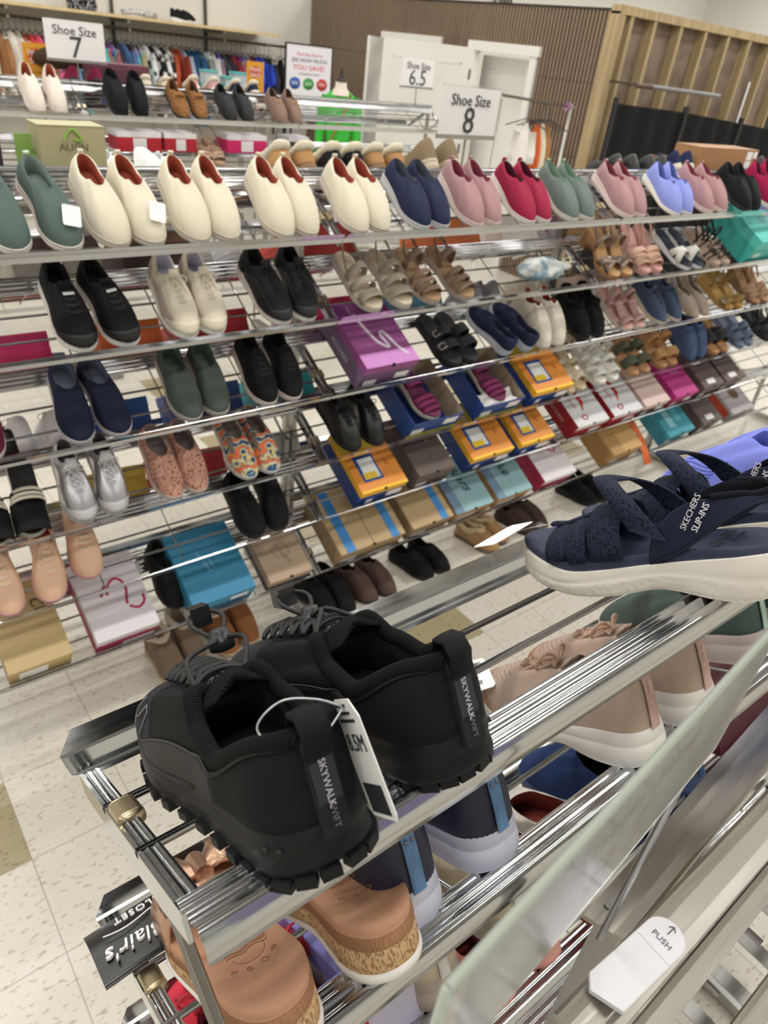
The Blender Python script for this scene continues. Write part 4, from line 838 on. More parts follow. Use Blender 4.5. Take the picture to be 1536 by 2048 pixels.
# ================================================================= NEAREST RACK: THE BLACK SNEAKERS
def fore(lv,X,yaw=0,L=.26,u=.010,n=.003,pitch=0): 
    M=shelf_frame(FORY,FORZ[lv],-1,X,u,yaw,n,L)
    return M@Matrix.Rotation(rad(pitch),4,'X') if pitch else M
def fpair(kind,key,fn,lv,xs,yaws,descs,cat,L=.26,u=(.01,.01),n=.003):
    for i,(x,yw) in enumerate(zip(xs,yaws)):
        sd=-1 if i==0 else 1
        place(kind,proto((key,sd),lambda l:fn(l,sd)),fore(lv,x,yw,L,u[i],n),descs[i],cat,descs[0].split(',')[0].replace('left ','')+' pair')
B1=mat('202024',.8,0,'mesh',bump=.8,scale=.5,name='black_toe_mesh'); B2=mat('131315',.8,0,'noise',bump=.25,scale=2,name='black_knit_fabric'); B3=mat('19191b',.5,0,'noise',bump=.12,scale=1.5,name='black_rubber'); B4=mat('0d0d0e',.9,0,'knit',bump=.8,scale=3,name='black_collar_mesh'); B5=mat('131315',.6,name='black_overlay'); B6=mat('2c2c30',.7,name='grey_patch')
def skysneaker(l,sd):
    s=Last(sd,L=.286,W=.096,hh=.048,sh=.028,th=.056,yt=.46,yb=.02,cw=.034,sole=(.036,.025),spring=.016,toe=.27,N=96,M=20)
    # sculpted midsole with flowing grooves
    rg=[]; F=[0,.06,.14,.2,.26,.32,.38,.44,.5,.56,.62,.68,.74,.8,.86,.93,1.0]
    for f in F:
        r=[]
        for t in s.ts():
            q=(1-math.cos(t))/2; g=math.sin(2*PI*(f*2.0+.35*math.sin(q*5.2)))
            sc=1.03-.02*f+.014*g*math.sin(f*PI)-(.05 if f==0 else 0)
            x,y,q=s.outline(t,sc); hl=.010*sstep(.35,.05,q) if 0 else 0
            r.append((x*sd,y,lerp(s.zbot(q)+.004,s.ztop(q)+.006*math.exp(-((q-.02)/.12)**2),f)))
        rg.append(r)
    rg.append([((lambda o:(o[0]*sd,o[1],s.ztop(o[2])))(s.outline(t,.86))) for t in s.ts()])
    so=A_(l,'midsole',MB().loft(rg,cap0=True,cap1=True),B3)
    lug=MB()
    for i in range(34):
        t=2*PI*(i+.5)/34; x,y,q=s.outline(t,.96); x2,y2,_=s.outline(t+.05,.96); d=Vector(((x2-x)*sd,y2-y,0)); 
        if d.length<1e-6: continue
        d.normalize(); n=Vector((d.y,-d.x,0)); M=frame(d,n,Vector((0,0,1)),Vector((x*sd,y,s.zbot(q))))
        lug.box(-.0060,.0060,-.006,.0018,-.001,.0055,M)
    A_(l,'outsole_lugs',lug,B3,so)
    for k in (0,1): 
        x,y,q=s.outline(.45+.12*k,1.035); A_(l,'sole_dimple',MB().tube([(x*-sd*-1,y,.024),(x*1.04*sd,y-.001,.024)],.0022,8),mat('050505',.6),so)
    up_=A_(l,'upper',s.upper_mb(),B2)
    A_(l,'toe_mesh',s.patch(PI-1.35,PI+1.35,.18,.66,.0008,36,10,shape=lambda a:(.05+.16*math.sin(a*PI),.10+.62*math.sin(a*PI)**.6)),B1,up_)
    A_(l,'toe_guard',s.patch(PI-1.75,PI+1.75,0,.2,.0022,44,6,shape=lambda a:(0,.05+.20*math.sin(a*PI)**2)),B5,up_)
    for sg in (1,-1):
        A_(l,'side_overlay',s.patch(sg*.95,sg*2.2,0,.5,.0016,24,6,shape=lambda a:(0,.12+.55*abs(math.sin(a*PI))**1.5)),B5,up_)
        A_(l,'stitch_line',MB().tube([s.P(sg*(.95+1.25*a/30),.12+.55*abs(math.sin(a/30*PI))**1.5+.03,.0012) for a in range(31)],.0008,5),mat('2c2c2e',.5),up_)
        lg=MB(); q0=sg*2.28
        lg.tube([s.P(q0+dx,v,.0022) for dx,v in ((-.10,.22),(-.02,.50),(.05,.52),(.04,.30),(.10,.22),(.16,.30),(.15,.50))],.0006,5); lg.tube([s.P(q0+dx,v,.0022) for dx,v in ((.07,.14),(.14,.17),(.2,.22))],.0006,5)
        A_(l,'embroidered_logo',lg,mat('6e6e74',.4),up_)
    A_(l,'heel_counter',s.patch(-1.15,1.15,0,.7,.002,36,8,shape=lambda a:(0,.36+.42*sstep(0,.28,a)*sstep(1,.72,a))),B2,up_)
    for off in (.0,.03): A_(l,'heel_stitching',MB().tube([s.P(-1.15+2.3*a/40,.36-off+.42*sstep(0,.28,a/40)*sstep(1,.72,a/40),.0032) for a in range(41)],.0007,5),mat('060607',.7),up_)
    pts=[(lambda c:(c[0]*sd,c[1],c[2]))(s.collar(t,.001,0)) for t in s.ts()]
    A_(l,'padded_collar',MB().tube(pts,.0062,10,closed=True),B4)
    # raised front flaps of the collar beside the tongue
    A_(l,'lining',s.lining_mb(),mat('08080a',.95)); A_(l,'insole',s.insole_mb(),mat('0a0a0b',.9))
    # thick tongue
    rg=[]
    for k in range(12):
        f=k/11; y=lerp(s.yt*s.L+.03,s.yt*s.L-.028,f); z=s.collar(PI)[2]+lerp(-.028,.016,f); w=.028*(1-.35*f**4); th=.006+.002*math.sin(f*PI)
        rg.append([(w*math.cos(a)*sd+s.cx(.5)*sd,y+th*math.sin(a)-.006*math.cos(a)**2*2,z-.012*abs(math.cos(a))**2*f) for a in [2*PI*j/20 for j in range(20)]])
    tg=A_(l,'tongue',MB().loft(rg,cap0=True,cap1=True),B4)
    c=Vector((s.cx(.5)*sd,s.yt*s.L-.022,s.collar(PI)[2]+.013))
    yv=Vector((0,-.68,.73)); T_(l,'lettering',textmesh('ryka',.013,mat('77777c',.5),frame(Vector((-1,0,0)),Vector((0,-.7,.7)).normalized(),Vector((0,.7,.7)).normalized(),c+Vector((0,.011,-.004)))),tg)
    # eyestay and bungee lacing
    L_=MB(); n=6
    for k in range(n):
        v=lerp(.60,.99,k/(n-1)); w=lerp(.30,.55,k/(n-1))
        L_.tube([s.P(PI+w*a/4,v,.004+.006*(1-(a/4)**2)) for a in range(-4,5)],.0019,7)
        if k<n-1:
            v2=lerp(.60,.99,(k+1)/(n-1)); w2=lerp(.30,.55,(k+1)/(n-1))
            for sg in (-1,1): L_.tube([s.P(PI+w*sg,v,.004),s.P(PI+w*sg*.4,lerp(v,v2,.3),.010),s.P(PI-w2*sg*.4,lerp(v,v2,.7),.011),s.P(PI-w2*sg,v2,.004)],.0019,7)
    top=s.P(PI,.97,.012); tog=Vector((.004 if sd==1 else .026,s.L*(.58 if sd==1 else .62),top.z+(-.002 if sd==1 else .006)))
    for sg in (-1,1):
        a=s.P(PI+.55*sg,.99,.004); L_.tube(smooth([a,lerp(a,tog,.35)+Vector((.010*sg,.0,.010)),tog+Vector((.004*sg,-.006,0))]),.0019,7)
        L_.tube(smooth([tog+Vector((.004*sg,.004,0)),tog+Vector((.013*sg,.018,.010)),tog+Vector((.009*sg,.032,.014)),tog+Vector((0,.036,.014))]),.0019,7)
    A_(l,'bungee_lace',L_,mat('161618',.6))
    tb=MB(); 
    tb.loft([[tog+Vector((r*math.cos(a),r*math.sin(a)*.9,z)) for a in [2*PI*j/20 for j in range(20)]] for r,z in ((.006,-.010),(.010,-.009),(.011,-.002),(.010,.001),(.0075,.0015),(.0072,.006),(.004,.0075))],cap0=True,cap1=True)
    A_(l,'cord_lock',tb,mat('232325',.35))
    A_(l,'cord_clip',MB().box(-.008,.008,.030,.044,.004,.020).tf(Matrix.Translation(tog)),mat('18181a',.3))
    # heel loop and woven label
    hx=s.collar(0)
    A_(l,'heel_loop',MB().ribbon([(0,.010,hx[2]-.016),(0,-.003,hx[2]-.010),(0,-.006,hx[2]+.004),(0,-.002,hx[2]+.012),(0,.006,hx[2]+.013),(0,.010,hx[2]+.004)],[(.0095,0,0)]*6,[(0,-1,.2),(0,-1,0),(0,-1,0),(0,-.6,1),(0,.6,1),(0,1,0)],.002),B2)
    for xo in (-.0145,.0145):
        pass
    a=s.P(.0,.05,.0050); b=s.P(.0,.60,.0050); yv=(b-a).normalized(); zv=Vector((0,-1,0)); zv=(zv-yv*zv.dot(yv)).normalized(); xv=yv.cross(zv)
    M=frame(xv,yv,zv,(a+b)/2); hl=(b-a).length/2
    tp=A_(l,'heel_tape',MB().box(-.0085,.0085,-hl-.012,hl+.008,-.003,.0008,M),mat('101012',.8))
    pt=A_(l,'woven_patch',MB().box(-.0075,.0075,-hl*.55,hl*.75,.0008,.0014,M),B6,tp)
    R=Matrix.Rotation(rad(-90),4,'Z')
    T_(l,'lettering',textmesh('SKYWALK',.0062,mat('c2c2c6',.5),M@Matrix.Translation((0,hl*.02,.0016))@R),tp); T_(l,'lettering',textmesh('SWIFT',.0058,mat('6a6a70',.5),M@Matrix.Translation((0,-hl*.98,.0012))@R),tp)
SKY=lambda tagged:(lambda l,sd:(skysneaker(l,sd),skytag(l) if tagged else None))
def skytag(l):
    o=Vector((.022,-.010,.060)); xv=Vector((-.13,-.93,.32)).normalized(); yv=Vector((.02,.32,.95)).normalized(); zv=xv.cross(yv).normalized(); yv=zv.cross(xv)
    M=frame(xv,yv,zv,o)@Matrix.Scale(.88,4)
    t=A_(l,'price_tag',MB().loft([[M@Vector((x,y,z)) for x,y in ((-.019,-.036),(-.022,-.032),(-.022,.030),(-.013,.041),(.013,.041),(.022,.030),(.022,-.032),(.019,-.036))] for z in (-.0004,.0004)],cap0=True,cap1=True,smooth=False),PAPER,None,'white price tag')
    R=Matrix.Rotation(rad(90),4,'Z')
    T_(l,'lettering',textmesh('8.5M',.016,INK,M@Matrix.Translation((.0,.012,.0007))),t)
    bc=MB(); 
    for k in range(16): bc.box(-.016+.002*k,-.0150+.002*k+.0004*(k%3),-.033,-.014,.0005,.0009,M)
    for k in range(3): bc.box(-.014,.012-.004*k,.026+.005*k,.028+.005*k,.0005,.0009,M)
    A_(l,'barcode',bc,INK,t)
    a=M@Vector((0,.036,0)); A_(l,'tag_string',MB().tube(smooth([a,a+Vector((-.014,.004,.010)),a+Vector((-.030,.014,.013)),a+Vector((-.044,.020,.002)),a+Vector((-.036,.010,-.012)),a+Vector((-.018,0,-.010)),a]),.0007,6),mat('b9bcc0',.3,.5))
place('sneaker',proto(('sky',-1),lambda l:(skysneaker(l,-1),skytag(l))),fore(0,.151,0,.286,.020),'left black trail sneaker with price tag and grey heel patch on nearest rack','sneaker','black trail sneaker pair')
place('sneaker',proto(('sky',1),lambda l:skysneaker(l,1)),fore(0,.240,4,.286,.016),'right black trail sneaker, the untagged one of the black pair, on nearest rack','sneaker','black trail sneaker pair')
# ---------------------------------------------------------------- navy sandals
N1=mat('1e2639',.85,0,'spots','0a0d17',scale=5.2,name='navy_open_knit'); N2=mat('1b2237',.6,0,'noise',bump=.1,name='navy_leather'); N3=mat('262f47',.65,name='navy_footbed'); N4=mat('11131c',.9,0,'knit',name='navy_lining')
def slipin(l,sd,tagged=False):
    s=Last(sd,L=.285,W=.100,hh=.060,sh=.058,th=.06,yt=.42,yb=.0,cw=.036,sole=(.042,.028),spring=.018,toe=.34,N=220,M=14)
    lv=[]; F=[0,.08,.16,.24,.32,.4,.47,.53,.58,.66,.76,.86,.96,1.]
    for f in F:
        r=[]
        for t in s.ts():
            q=(1-math.cos(t))/2; band=.42+.22*math.sin(min(1,max(0,(q-.05)/.75))*PI)
            g=0
            if f<band and f>.0: g=.030*(1 if math.sin(110*q*2.2+f*9)>0.1 else -.35)*sstep(0,.08,f)*sstep(band,band-.1,f)
            sc=1.0+.04*math.sin(f*PI*.9)+g-(.05 if f==0 else 0)-.018*math.exp(-((f-band-.05)/.05)**2)+(.05*(1-abs(f-.75)*1.6))*math.exp(-(q/.10)**2)
            x,y,q=s.outline(t,sc); r.append((x*sd,y,lerp(s.zbot(q)+.010*math.exp(-((q-.36)/.14)**2),s.ztop(q)+.004*math.exp(-((q-.05)/.1)**2),f)))
        lv.append(r)
    lv.append([((lambda o:(o[0]*sd,o[1],s.ztop(o[2])))(s.outline(t,.85))) for t in s.ts()])
    A_(l,'midsole',MB().loft(lv,cap0=True,cap1=True),mat('d8d3c9',.55))
    fb=A_(l,'footbed',s.foot_mb(.012,.97),N3)
    T_(l,'lettering',textmesh('SLIP-INS',.014,mat('161b2a',.6),frame((-1,0,0),(0,-1,0),(0,0,1),(0,.055,s.ztop(.2)+.0116))),fb)
    T_(l,'lettering',textmesh('SKECHERS',.007,mat('161b2a',.6),frame((-1,0,0),(0,-1,0),(0,0,1),(0,.040,s.ztop(.15)+.0118))),fb)
    s2=Last(sd,L=.285,W=.100,sole=(.050,.036),spring=.018,toe=.34)
    for q0,q1,h,w,ti in ((.80,.75,.026,.030,-.2),(.70,.66,.036,.024,-.15),(.59,.55,.048,.038,-.1)):
        A_(l,'knit_strap',s2.strap(q0,q1,h,w,.0026,tilt=ti,n=22),N1)
    A_(l,'centre_band',MB().ribbon([Vector((0,s.L*q,s2.ztop(q)+z)) for q,z in ((.84,.024),(.78,.029),(.70,.038),(.62,.046))],[(.007,0,0),(.006,0,0),(.006,0,0),(.009,0,0)],[(0,.3,1)]*4,.003),N1)
    # tall instep band that leans back into the heel cup
    pts=[];ws=[];ns=[]
    for i in range(29):
        a=-1+2*i/28; b=abs(a); z=lerp(.116,.066,b**2.2); y=lerp(.168,.108,b**1.2); x=.041*math.sin(a*PI/2*.98)
        pts.append(Vector((x,y,z))); ws.append(Vector((0,1,.30-.1*(1-b))).normalized()*(.014+.006*b)); ns.append(Vector((x*1.2,-.02*(1-b),.03*(1-b)+.004)))
    A_(l,'instep_band',MB().ribbon(pts,ws,ns,.0022),N1)
    cup=A_(l,'heel_cup',s.patch(-1.36,1.36,0,1,.001,60,10,shape=lambda a:(.0+.60*sstep(.0,.34,a)*sstep(1.,.66,a),1.0)),N2)
    inn=[[s.P(-1.36+2.72*a/60,lerp(.0+.60*sstep(.0,.34,a/60)*sstep(1.,.66,a/60),1.0,b/8),-.004) for a in range(61)] for b in range(9)]
    A_(l,'cup_lining',MB().loft(inn,close=False),N4,cup)
    A_(l,'cup_piping',MB().tube([s.P(-1.36+2.72*a/60,1.0,-.001) for a in range(61)],.0032,8),N4,cup)
    A_(l,'stitching',MB().tube([s.P(-1.30+2.6*a/60,.06+.60*sstep(.0,.34,a/60)*sstep(1.,.66,a/60),.0035) for a in range(61)],.0006,5),mat('0e1220',.6),cup)
    sg=-sd
    if True:
        tt=(1.08 if sd==-1 else -1.08); c=s.P(tt,.55,.0034)
        xa=Vector((0,-.50,.86)); za=Vector((-1,.0,.18)); za=(za-xa*za.dot(xa)).normalized(); ya=za.cross(xa)
        T_(l,'lettering',textmesh('SKECHERS',.0085,mat('d6d6da',.5),frame(xa,ya,za,c+ya*.0055)),cup); T_(l,'lettering',textmesh('SLIP-INS',.0088,mat('e4e4e8',.5),frame(xa,ya,za,c-ya*.0050),ext=.0004),cup)
    if tagged:
        o=Vector((-.040,s.L+.004,.066)); yv=Vector((.9,-.25,.16)).normalized(); dv=Vector((.68,.69,-.08)); xv=(dv-yv*dv.dot(yv)).normalized(); zv=xv.cross(yv)
        pricetag(l,frame(xv,yv,zv,o),string=[o,Vector((-.012,s.L-.02,.068)),Vector((0,s.L-.055,.071))],s=1.15)
place('sandal',proto('si1',lambda l:slipin(l,-1,True)),fore(0,.596,8,.285,.044),'front navy knit-strap sandal with a white tag at its toe, on nearest rack','sandal','navy strap sandals')
place('sandal',proto('si2',lambda l:slipin(l,1)),fore(0,.724,8,.285,.036),'rear navy knit-strap sandal, behind the tagged one, on nearest rack','sandal','navy strap sandals')
# ---------------------------------------------------------------- periwinkle moulded clogs and white sneaker beyond
def foamclog(l,sd):
    s=Last(sd,L=.27,W=.105,hh=.070,sh=.030,th=.055,yt=.52,cw=.036,sole=(.046,.030),N=80,M=14,toe=.32)
    c=mat('7f8ae0',.55,0,'noise',bump=.1); A_(l,'sole',s.sole_mb(rib=.004),c); u=A_(l,'moulded_upper',s.upper_mb(),c)
    A_(l,'lining',s.lining_mb(),mat('4f58ab',.6)); A_(l,'insole',s.insole_mb(),mat('5a63b8',.6))
    r=MB()
    for k in range(9): r.tube([s.P(PI+a/10,.10+.06*k,.001) for a in range(-12,13)],.0011,5)
    A_(l,'toe_ribs',r,c,u)
    h=MB(); 
    for sg in (-1,1):
        h.ribbon([s.P(sg*1.2,.9,.002),s.P(sg*1.2,.99,.002)+Vector((0,0,.012)),s.P(sg*.8,.99,.003)+Vector((0,-.004,.012))],[(0,.010,0)]*3,[(sg,0,.2)]*3,.004)
    A_(l,'side_vents',h,c,u)
place('clog',proto(('fc',-1),lambda l:foamclog(l,-1)),fore(0,.945,6,.27,.0),'periwinkle foam clog directly behind the navy sandals','clog','periwinkle foam clogs')
place('clog',proto(('fc',1),lambda l:foamclog(l,1)),fore(0,1.075,6,.27,.0),'periwinkle foam clog next to the white sneaker','clog','periwinkle foam clogs')
WS=slipfn(c='e4e0d6',cs='dfdacb',cl='d2c4c2',ci='d8c8c6',kind='plain',laced='efeeea',toecap='e6e2d8',tc='d9c6c6',sole=(.036,.026),yt=.42,rough=.45)
fpair('sneaker','ws',WS,0,(1.255,1.37),(3,3),('white leather sneaker behind the periwinkle clogs, toe showing','white leather sneaker at the right edge, mostly cut off'),'sneaker')
# ---------------------------------------------------------------- second shelf of the nearest rack
def slide_bobs(l,sd):
    s=Last(sd,L=.262,W=.100,sole=(.046,.026),spring=.006,toe=.34,heel=.20,point=2.4,N=80,M=8)
    lv=[]; 
    for sc,f in ((.97,0),(1.03,.05),(1.05,.16),(1.03,.24)): lv.append((sc,f))
    def ring(sc,f): return [((lambda o:(o[0]*sd,o[1],lerp(s.zbot(o[2]),s.ztop(o[2]),f)))(s.outline(t,sc))) for t in s.ts()]
    A_(l,'outsole',MB().loft([ring(*q) for q in ((.95,0),(1.02,.05),(1.045,.16),(1.02,.24),(.9,.24))],cap0=True,cap1=True),mat('e4e1dc',.5))
    A_(l,'cork_midsole',MB().loft([ring(*q) for q in ((1.0,.22),(1.015,.45),(1.0,.74),(.9,.74))],cap1=True),mat('c49d6c',.8,0,'cork'))
    A_(l,'braided_band',MB().loft([ring(*q) for q in ((1.0,.72),(1.012,.76),(1.012,.95),(1.0,1.0),(.9,1.0))],cap1=True),mat('a97d5c',.7,0,'knit',scale=2.5,bump=.9))
    fb=A_(l,'footbed',s.foot_mb(.011,1.0),mat('b98c70',.6,0,'noise',bump=.05,scale=3))
    z=s.ztop(.2)+.0102; dk=mat('8d6245',.7)
    def tx(b,sz,x,y,rot=180,**k): T_(l,'embossed_lettering',textmesh(b,sz,dk,Matrix.Translation((x,y,s.ztop(y/s.L)+.0108))@Matrix.Rotation(rad(rot),4,'Z'),ext=.0003,**k),fb)
    tx('PLUSH FOAM',.0078,0,.098); tx('from Skechers',.0078,0,.088,shear=.35)
    for i,ch in enumerate('BOBS'):
        a=rad(-54+36*i); tx(ch,.0085,.022*math.sin(-a),.066-.020*math.cos(a)+.004,180+math.degrees(-a)*-1)
    sun=MB(); sun.tube([(.014*math.cos(a),.070-.013*math.sin(a),z+.001) for a in [k*PI/12 for k in range(13)]],.0004,5)
    for k in range(2): sun.tube([(x/1000,.073+.004*k+.0015*math.sin(x/3.2),z+.0008) for x in range(-18,19,2)],.0005,5)
    A_(l,'embossed_emblem',sun,dk,fb)
    rg_=mat('cba48c',.30,.85,'noise',scale=.5,bump=1,name='rose_gold_leather')
    A_(l,'vamp_strap',s.strap(.72,.72,.040,.062,.003,n=24,tw=-.25),rg_)
    p=Vector((s.cx(.7)*sd,s.L*.72,s.ztop(.72)+.044)); b=MB()
    for sg in (-1,1):
        b.ribbon([p+Vector((sg*.002,0,.0)),p+Vector((sg*.016,-.004,.012)),p+Vector((sg*.034,-.006,.008)),p+Vector((sg*.040,-.004,-.014))],[(0,.010,0),(0,.018,.002),(0,.022,.0),(0,.018,0)],[(0,0,1),(0,0,1),(sg*.3,0,1),(sg,0,.2)],.004)
        b.ribbon([p+Vector((sg*.012,.01,.006)),p+Vector((sg*.024,.014,.011)),p+Vector((sg*.034,.012,.000))],[(0,.005,.003),(0,.009,.003),(0,.007,0)],[(0,.3,1)]*3,.003)
    b.tube([p+Vector((0,-.016,.004)),p+Vector((0,.016,.004))],.0095,10)
    A_(l,'twisted_bow',b,rg_)
fpair('slide_sandal','bobs',slide_bobs,1,(.150,.262),(-2,-4),('left rose-gold bow slide with tan footbed, below the black sneakers','right rose-gold bow slide with tan footbed, below the black sneakers'),'slide sandal',L=.262,u=(.034,.034),n=.004)
def ryk(c,heelc,cs,tabc,cl,name,tc,L=.262,rib=True,ins=None,**kw):
    def f(l,sd):
        s=Last(sd,**dict(dict(L=L,W=.098,hh=.066,sh=.046,th=.066,yt=.50,cw=.032,sole=(.044,.030),toe=.32,spring=.008,N=72,M=14),**kw))
        A_(l,'platform_sole',s.sole_mb(flare=1.03),mat(cs,.5))
        u=A_(l,'knit_upper',s.upper_mb(),mat(c,.8,0,'knit',scale=1.6,bump=.7))
        hp=A_(l,'heel_panel',s.patch(-1.5,1.5,0,.6,.0012,40,8,shape=lambda a:(0,.62*sstep(0,.22,a)*sstep(1,.78,a)+.03)),mat(heelc,.5),u)
        A_(l,'lining',s.lining_mb(),mat(cl,.9)); A_(l,'insole',s.insole_mb(),mat(ins or cl,.85))
        a=s.P(0,.0,.003); b=s.P(0,.98,.004); 
        pts=[s.P(0,v,.0032) for v in (.0,.2,.4,.6,.8,.95)]; top=pts[-1]; pts+= [top+Vector((0,-.001,.014)),top+Vector((0,.004,.017)),top+Vector((0,.008,.010))]
        st=A_(l,'pull_strap',MB().ribbon(pts,[(.0075,0,0)]*len(pts),[(0,-1,.1)]*6+[(0,-1,.5),(0,.2,1),(0,1,.3)],.0014),mat(tabc,.8,0,'knit',scale=3,bump=.5))
        for sg in (-1,1): 
            p=s.P(0,.52,.005)+Vector((sg*.0037,0,0)); A_(l,'rivet',MB().loft([[p+Vector((r*math.cos(a),-d_,r*math.sin(a))) for a in [k*PI/6 for k in range(12)]] for r,d_ in ((.0022,0),(.0022,.0006),(.0015,.0014),(.0004,.0017))],cap1=True),mat('77777c',.25,1),st)
        for tt in (.86,-.86):
            p=s.P(tt,.33,.0026); q=s.P(tt+(.05 if tt>0 else -.05)*1,.33,.0026); w=(q-p); xd=Vector((w.x,w.y,0)).normalized()
            px=s.P(tt,.33,0); cn=Vector((px.x,px.y-s.L*.25,0)).normalized(); xd=Vector((0,0,1)).cross(cn).normalized(); zd=cn; yd=zd.cross(xd)
            T_(l,'lettering',textmesh('ryka',.0155,mat(tc,.6),frame(xd,yd,zd,p),ext=.0012),hp)
        return s
    return f
NR=ryk('252f58','1c2036','bfc1d2','6587ac','14203f','navy','3c4c8c')
fpair('slip_on_shoe','nr',NR,1,(.296,.390),(-1,2),('left navy knit platform slip-on with blue heel strap','right navy knit platform slip-on with blue heel strap'),'shoe',L=.262,u=(.006,.006))
def clark(l,sd):
    s=Last(sd,L=.272,W=.102,hh=.066,sh=.044,th=.064,yt=.44,cw=.034,sole=(.046,.030),toe=.30,spring=.02,N=80,M=14)
    A_(l,'chunky_sole',s.sole_mb(flare=1.05,wave=.012),mat('dcdad6',.5))
    sk=mat('b29c8e',.7,0,'noise',bump=.08,scale=2); u=A_(l,'upper',s.upper_mb(),sk)
    A_(l,'toe_bumper',s.patch(PI-1.0,PI+1.0,0,.2,.0016,24,5,shape=lambda a:(0,.04+.20*math.sin(a*PI))),mat('9a7560',.6),u)
    h=MB()
    for r in range(6):
        for k in range(-5,6):
            p=s.P(PI+k*.13,.30+.055*r,.0006); n=(s.P(PI+k*.13,.30+.055*r,.002)-s.P(PI+k*.13,.30+.055*r,.0)).normalized(); a=n.cross(Vector((0,1,.1))).normalized(); b=n.cross(a)
            h.add([p+(a*math.cos(q)+b*math.sin(q))*.0011 for q in [i*PI/3 for i in range(6)]],[(0,1,2,3,4,5)],False)
    for sg in (-1,1):
        for r in range(4):
            for k in range(8):
                tt=sg*(1.15+k*.09+.03*r); p=s.P(tt,.40+.08*r,.0007); n=(s.P(tt,.4+.08*r,.002)-s.P(tt,.4+.08*r,0)).normalized(); a=n.cross(Vector((0,1,.1))).normalized(); b=n.cross(a)
                h.add([p+(a*math.cos(q)+b*math.sin(q))*.0012 for q in [i*PI/3 for i in range(6)]],[(0,1,2,3,4,5)],False)
    A_(l,'perforations',h,mat('241812',.9),u)
    A_(l,'lining',s.lining_mb(),mat('6b5446',.9)); A_(l,'insole',s.insole_mb(),mat('8a7060',.9))
    tongue(s,l,sk,h=.012); laces(s,l,mat('b59681',.7),v0=.70,v1=.98,n=4,w=.22,r=.0022,flat=.6)
    pts=[s.P(0,v,.0022) for v in (0,.3,.6,.9)]; top=pts[-1]
    st=A_(l,'heel_strip',MB().ribbon(pts,[(.0085,0,0)]*4,[(0,-1,.1)]*4,.0012),mat('b8968a',.6),u)
    T_(l,'lettering',textmesh('Clarks',.011,mat('d8c0b4',.5),frame((0,0,1),(1,0,0),(0,-1,0),s.P(0,.42,.0042)),shear=.3),st)
    A_(l,'pull_loop',MB().ribbon([top+Vector((0,.002,-.004)),top+Vector((0,-.006,.014)),top+Vector((0,.004,.026)),top+Vector((0,.014,.018)),top+Vector((0,.010,.0))],[(.007,0,0)]*5,[(0,-1,0),(0,-1,.4),(0,0,1),(0,1,.3),(0,1,0)],.0016),mat('ab8570',.7))
def clarkT(l,sd):
    clark(l,sd)
    if sd==-1:
        M=frame(Vector((.75,-.6,.1)).normalized(),Vector((.55,.78,.25)).normalized(),Vector((-.25,-.15,.95)).normalized(),Vector((-.035,.252,.078)))
        pricetag(l,M@Matrix.Rotation(rad(180),4,'Z'),s=1.25)
fpair('sneaker','clk',clarkT,1,(.618,.735),(4,3),('left beige perforated sneaker with chunky white sole and tag','right beige perforated sneaker with chunky white sole'),'sneaker',L=.272,u=(.012,.012))
GR=ryk('505f5a','3c5450','c4b8b6','b9d2c2','2a3e3a','green','b9c4bc',sole=(.048,.032))
fpair('slip_on_shoe','gr',GR,1,(.905,1.02),(8,8),('left green ribbed platform slip-on with mint heel strap','right green ribbed platform slip-on with mint heel strap'),'shoe',L=.262,u=(.0,.0))
fpair('sneaker','bg1',slipfn(c='d2c4bb',cs='d8cec6',cl='b79a86',kind='noise',laced='e2d8d0',yt=.42,sole=(.04,.026)),1,(1.16,1.275),(6,6),('pale blush sneaker beyond the green slip-ons, left one','pale blush sneaker beyond the green slip-ons, right one'),'sneaker')
# third shelf of the nearest rack
RD=slipfn(c='b02438',cs='a81f33',cl='7d1526',kind='mesh',laced='c02a40',sole=(.03,.022),toecap='b8293e',ksc=.4)
fpair('sneaker','rd3',RD,2,(.140,.245),(0,0),('left bright red sneaker at the bottom edge','right bright red sneaker at the bottom edge'),'sneaker')
CRM=ryk('c9bda6','c2b49c','a69a90','d8d6d2','a79c8a','cream','efeae0')
fpair('slip_on_shoe','crmr',CRM,2,(.372,.485),(0,3),('left cream platform slip-on with white heel strap, third shelf','right cream platform slip-on with white heel strap, third shelf'),'shoe',L=.262)
fpair('flat_shoe','rl3',slipfn(c='d8d2cc',cs='dcd8d4',cl='6a1f18',ci='7a2a20',kind='plain',sole=(.024,.018),yt=.60,hh=.05,sh=.035,th=.04,cw=.036),2,(.560,.655),(2,2),('left white flat with dark red lining, under the navy platforms','right white flat with dark red lining, under the navy platforms'),'flat shoe')
NK=ryk('263a68','22345c','2a3c66','33507c','10192e','navyk','44578a',sole=(.03,.024))
fpair('slip_on_shoe','nk3',NK,2,(.765,.880),(4,4),('left dark blue ribbed slip-on under the beige sneakers','right dark blue ribbed slip-on under the beige sneakers'),'shoe',L=.262,u=(.02,.02))
fpair('slip_on_shoe','pk4',slipfn(c='d98c80',cs='e0a598',cl='8a3a34',kind='mesh',sole=(.03,.02)),3,(.54,.645),(2,2),('left coral slip-on on the fourth shelf of nearest rack','right coral slip-on on the fourth shelf of nearest rack'),'shoe')
fpair('slip_on_shoe','dn4',NAVY,3,(.30,.41),(0,0),('left deep navy slip-on low on the nearest rack','right deep navy slip-on low on the nearest rack'),'shoe')
def fbox(lv,x,w,desc,c,ld,dec=(),tx=(),u=.015): boxat(lv,x+w,desc,lambda l:boxproto(l,w,.24,.10,c,ld,.03,dec,tx,False),u=u,d=-1,ylip=FORY,zs=FORZ)
fbox(2,.262,.085,'lavender and white shoe box end between red and cream shoes','c8c6dc','7f7cc4',[('front',.0,.085,.0,.04,'e6e6ee')])
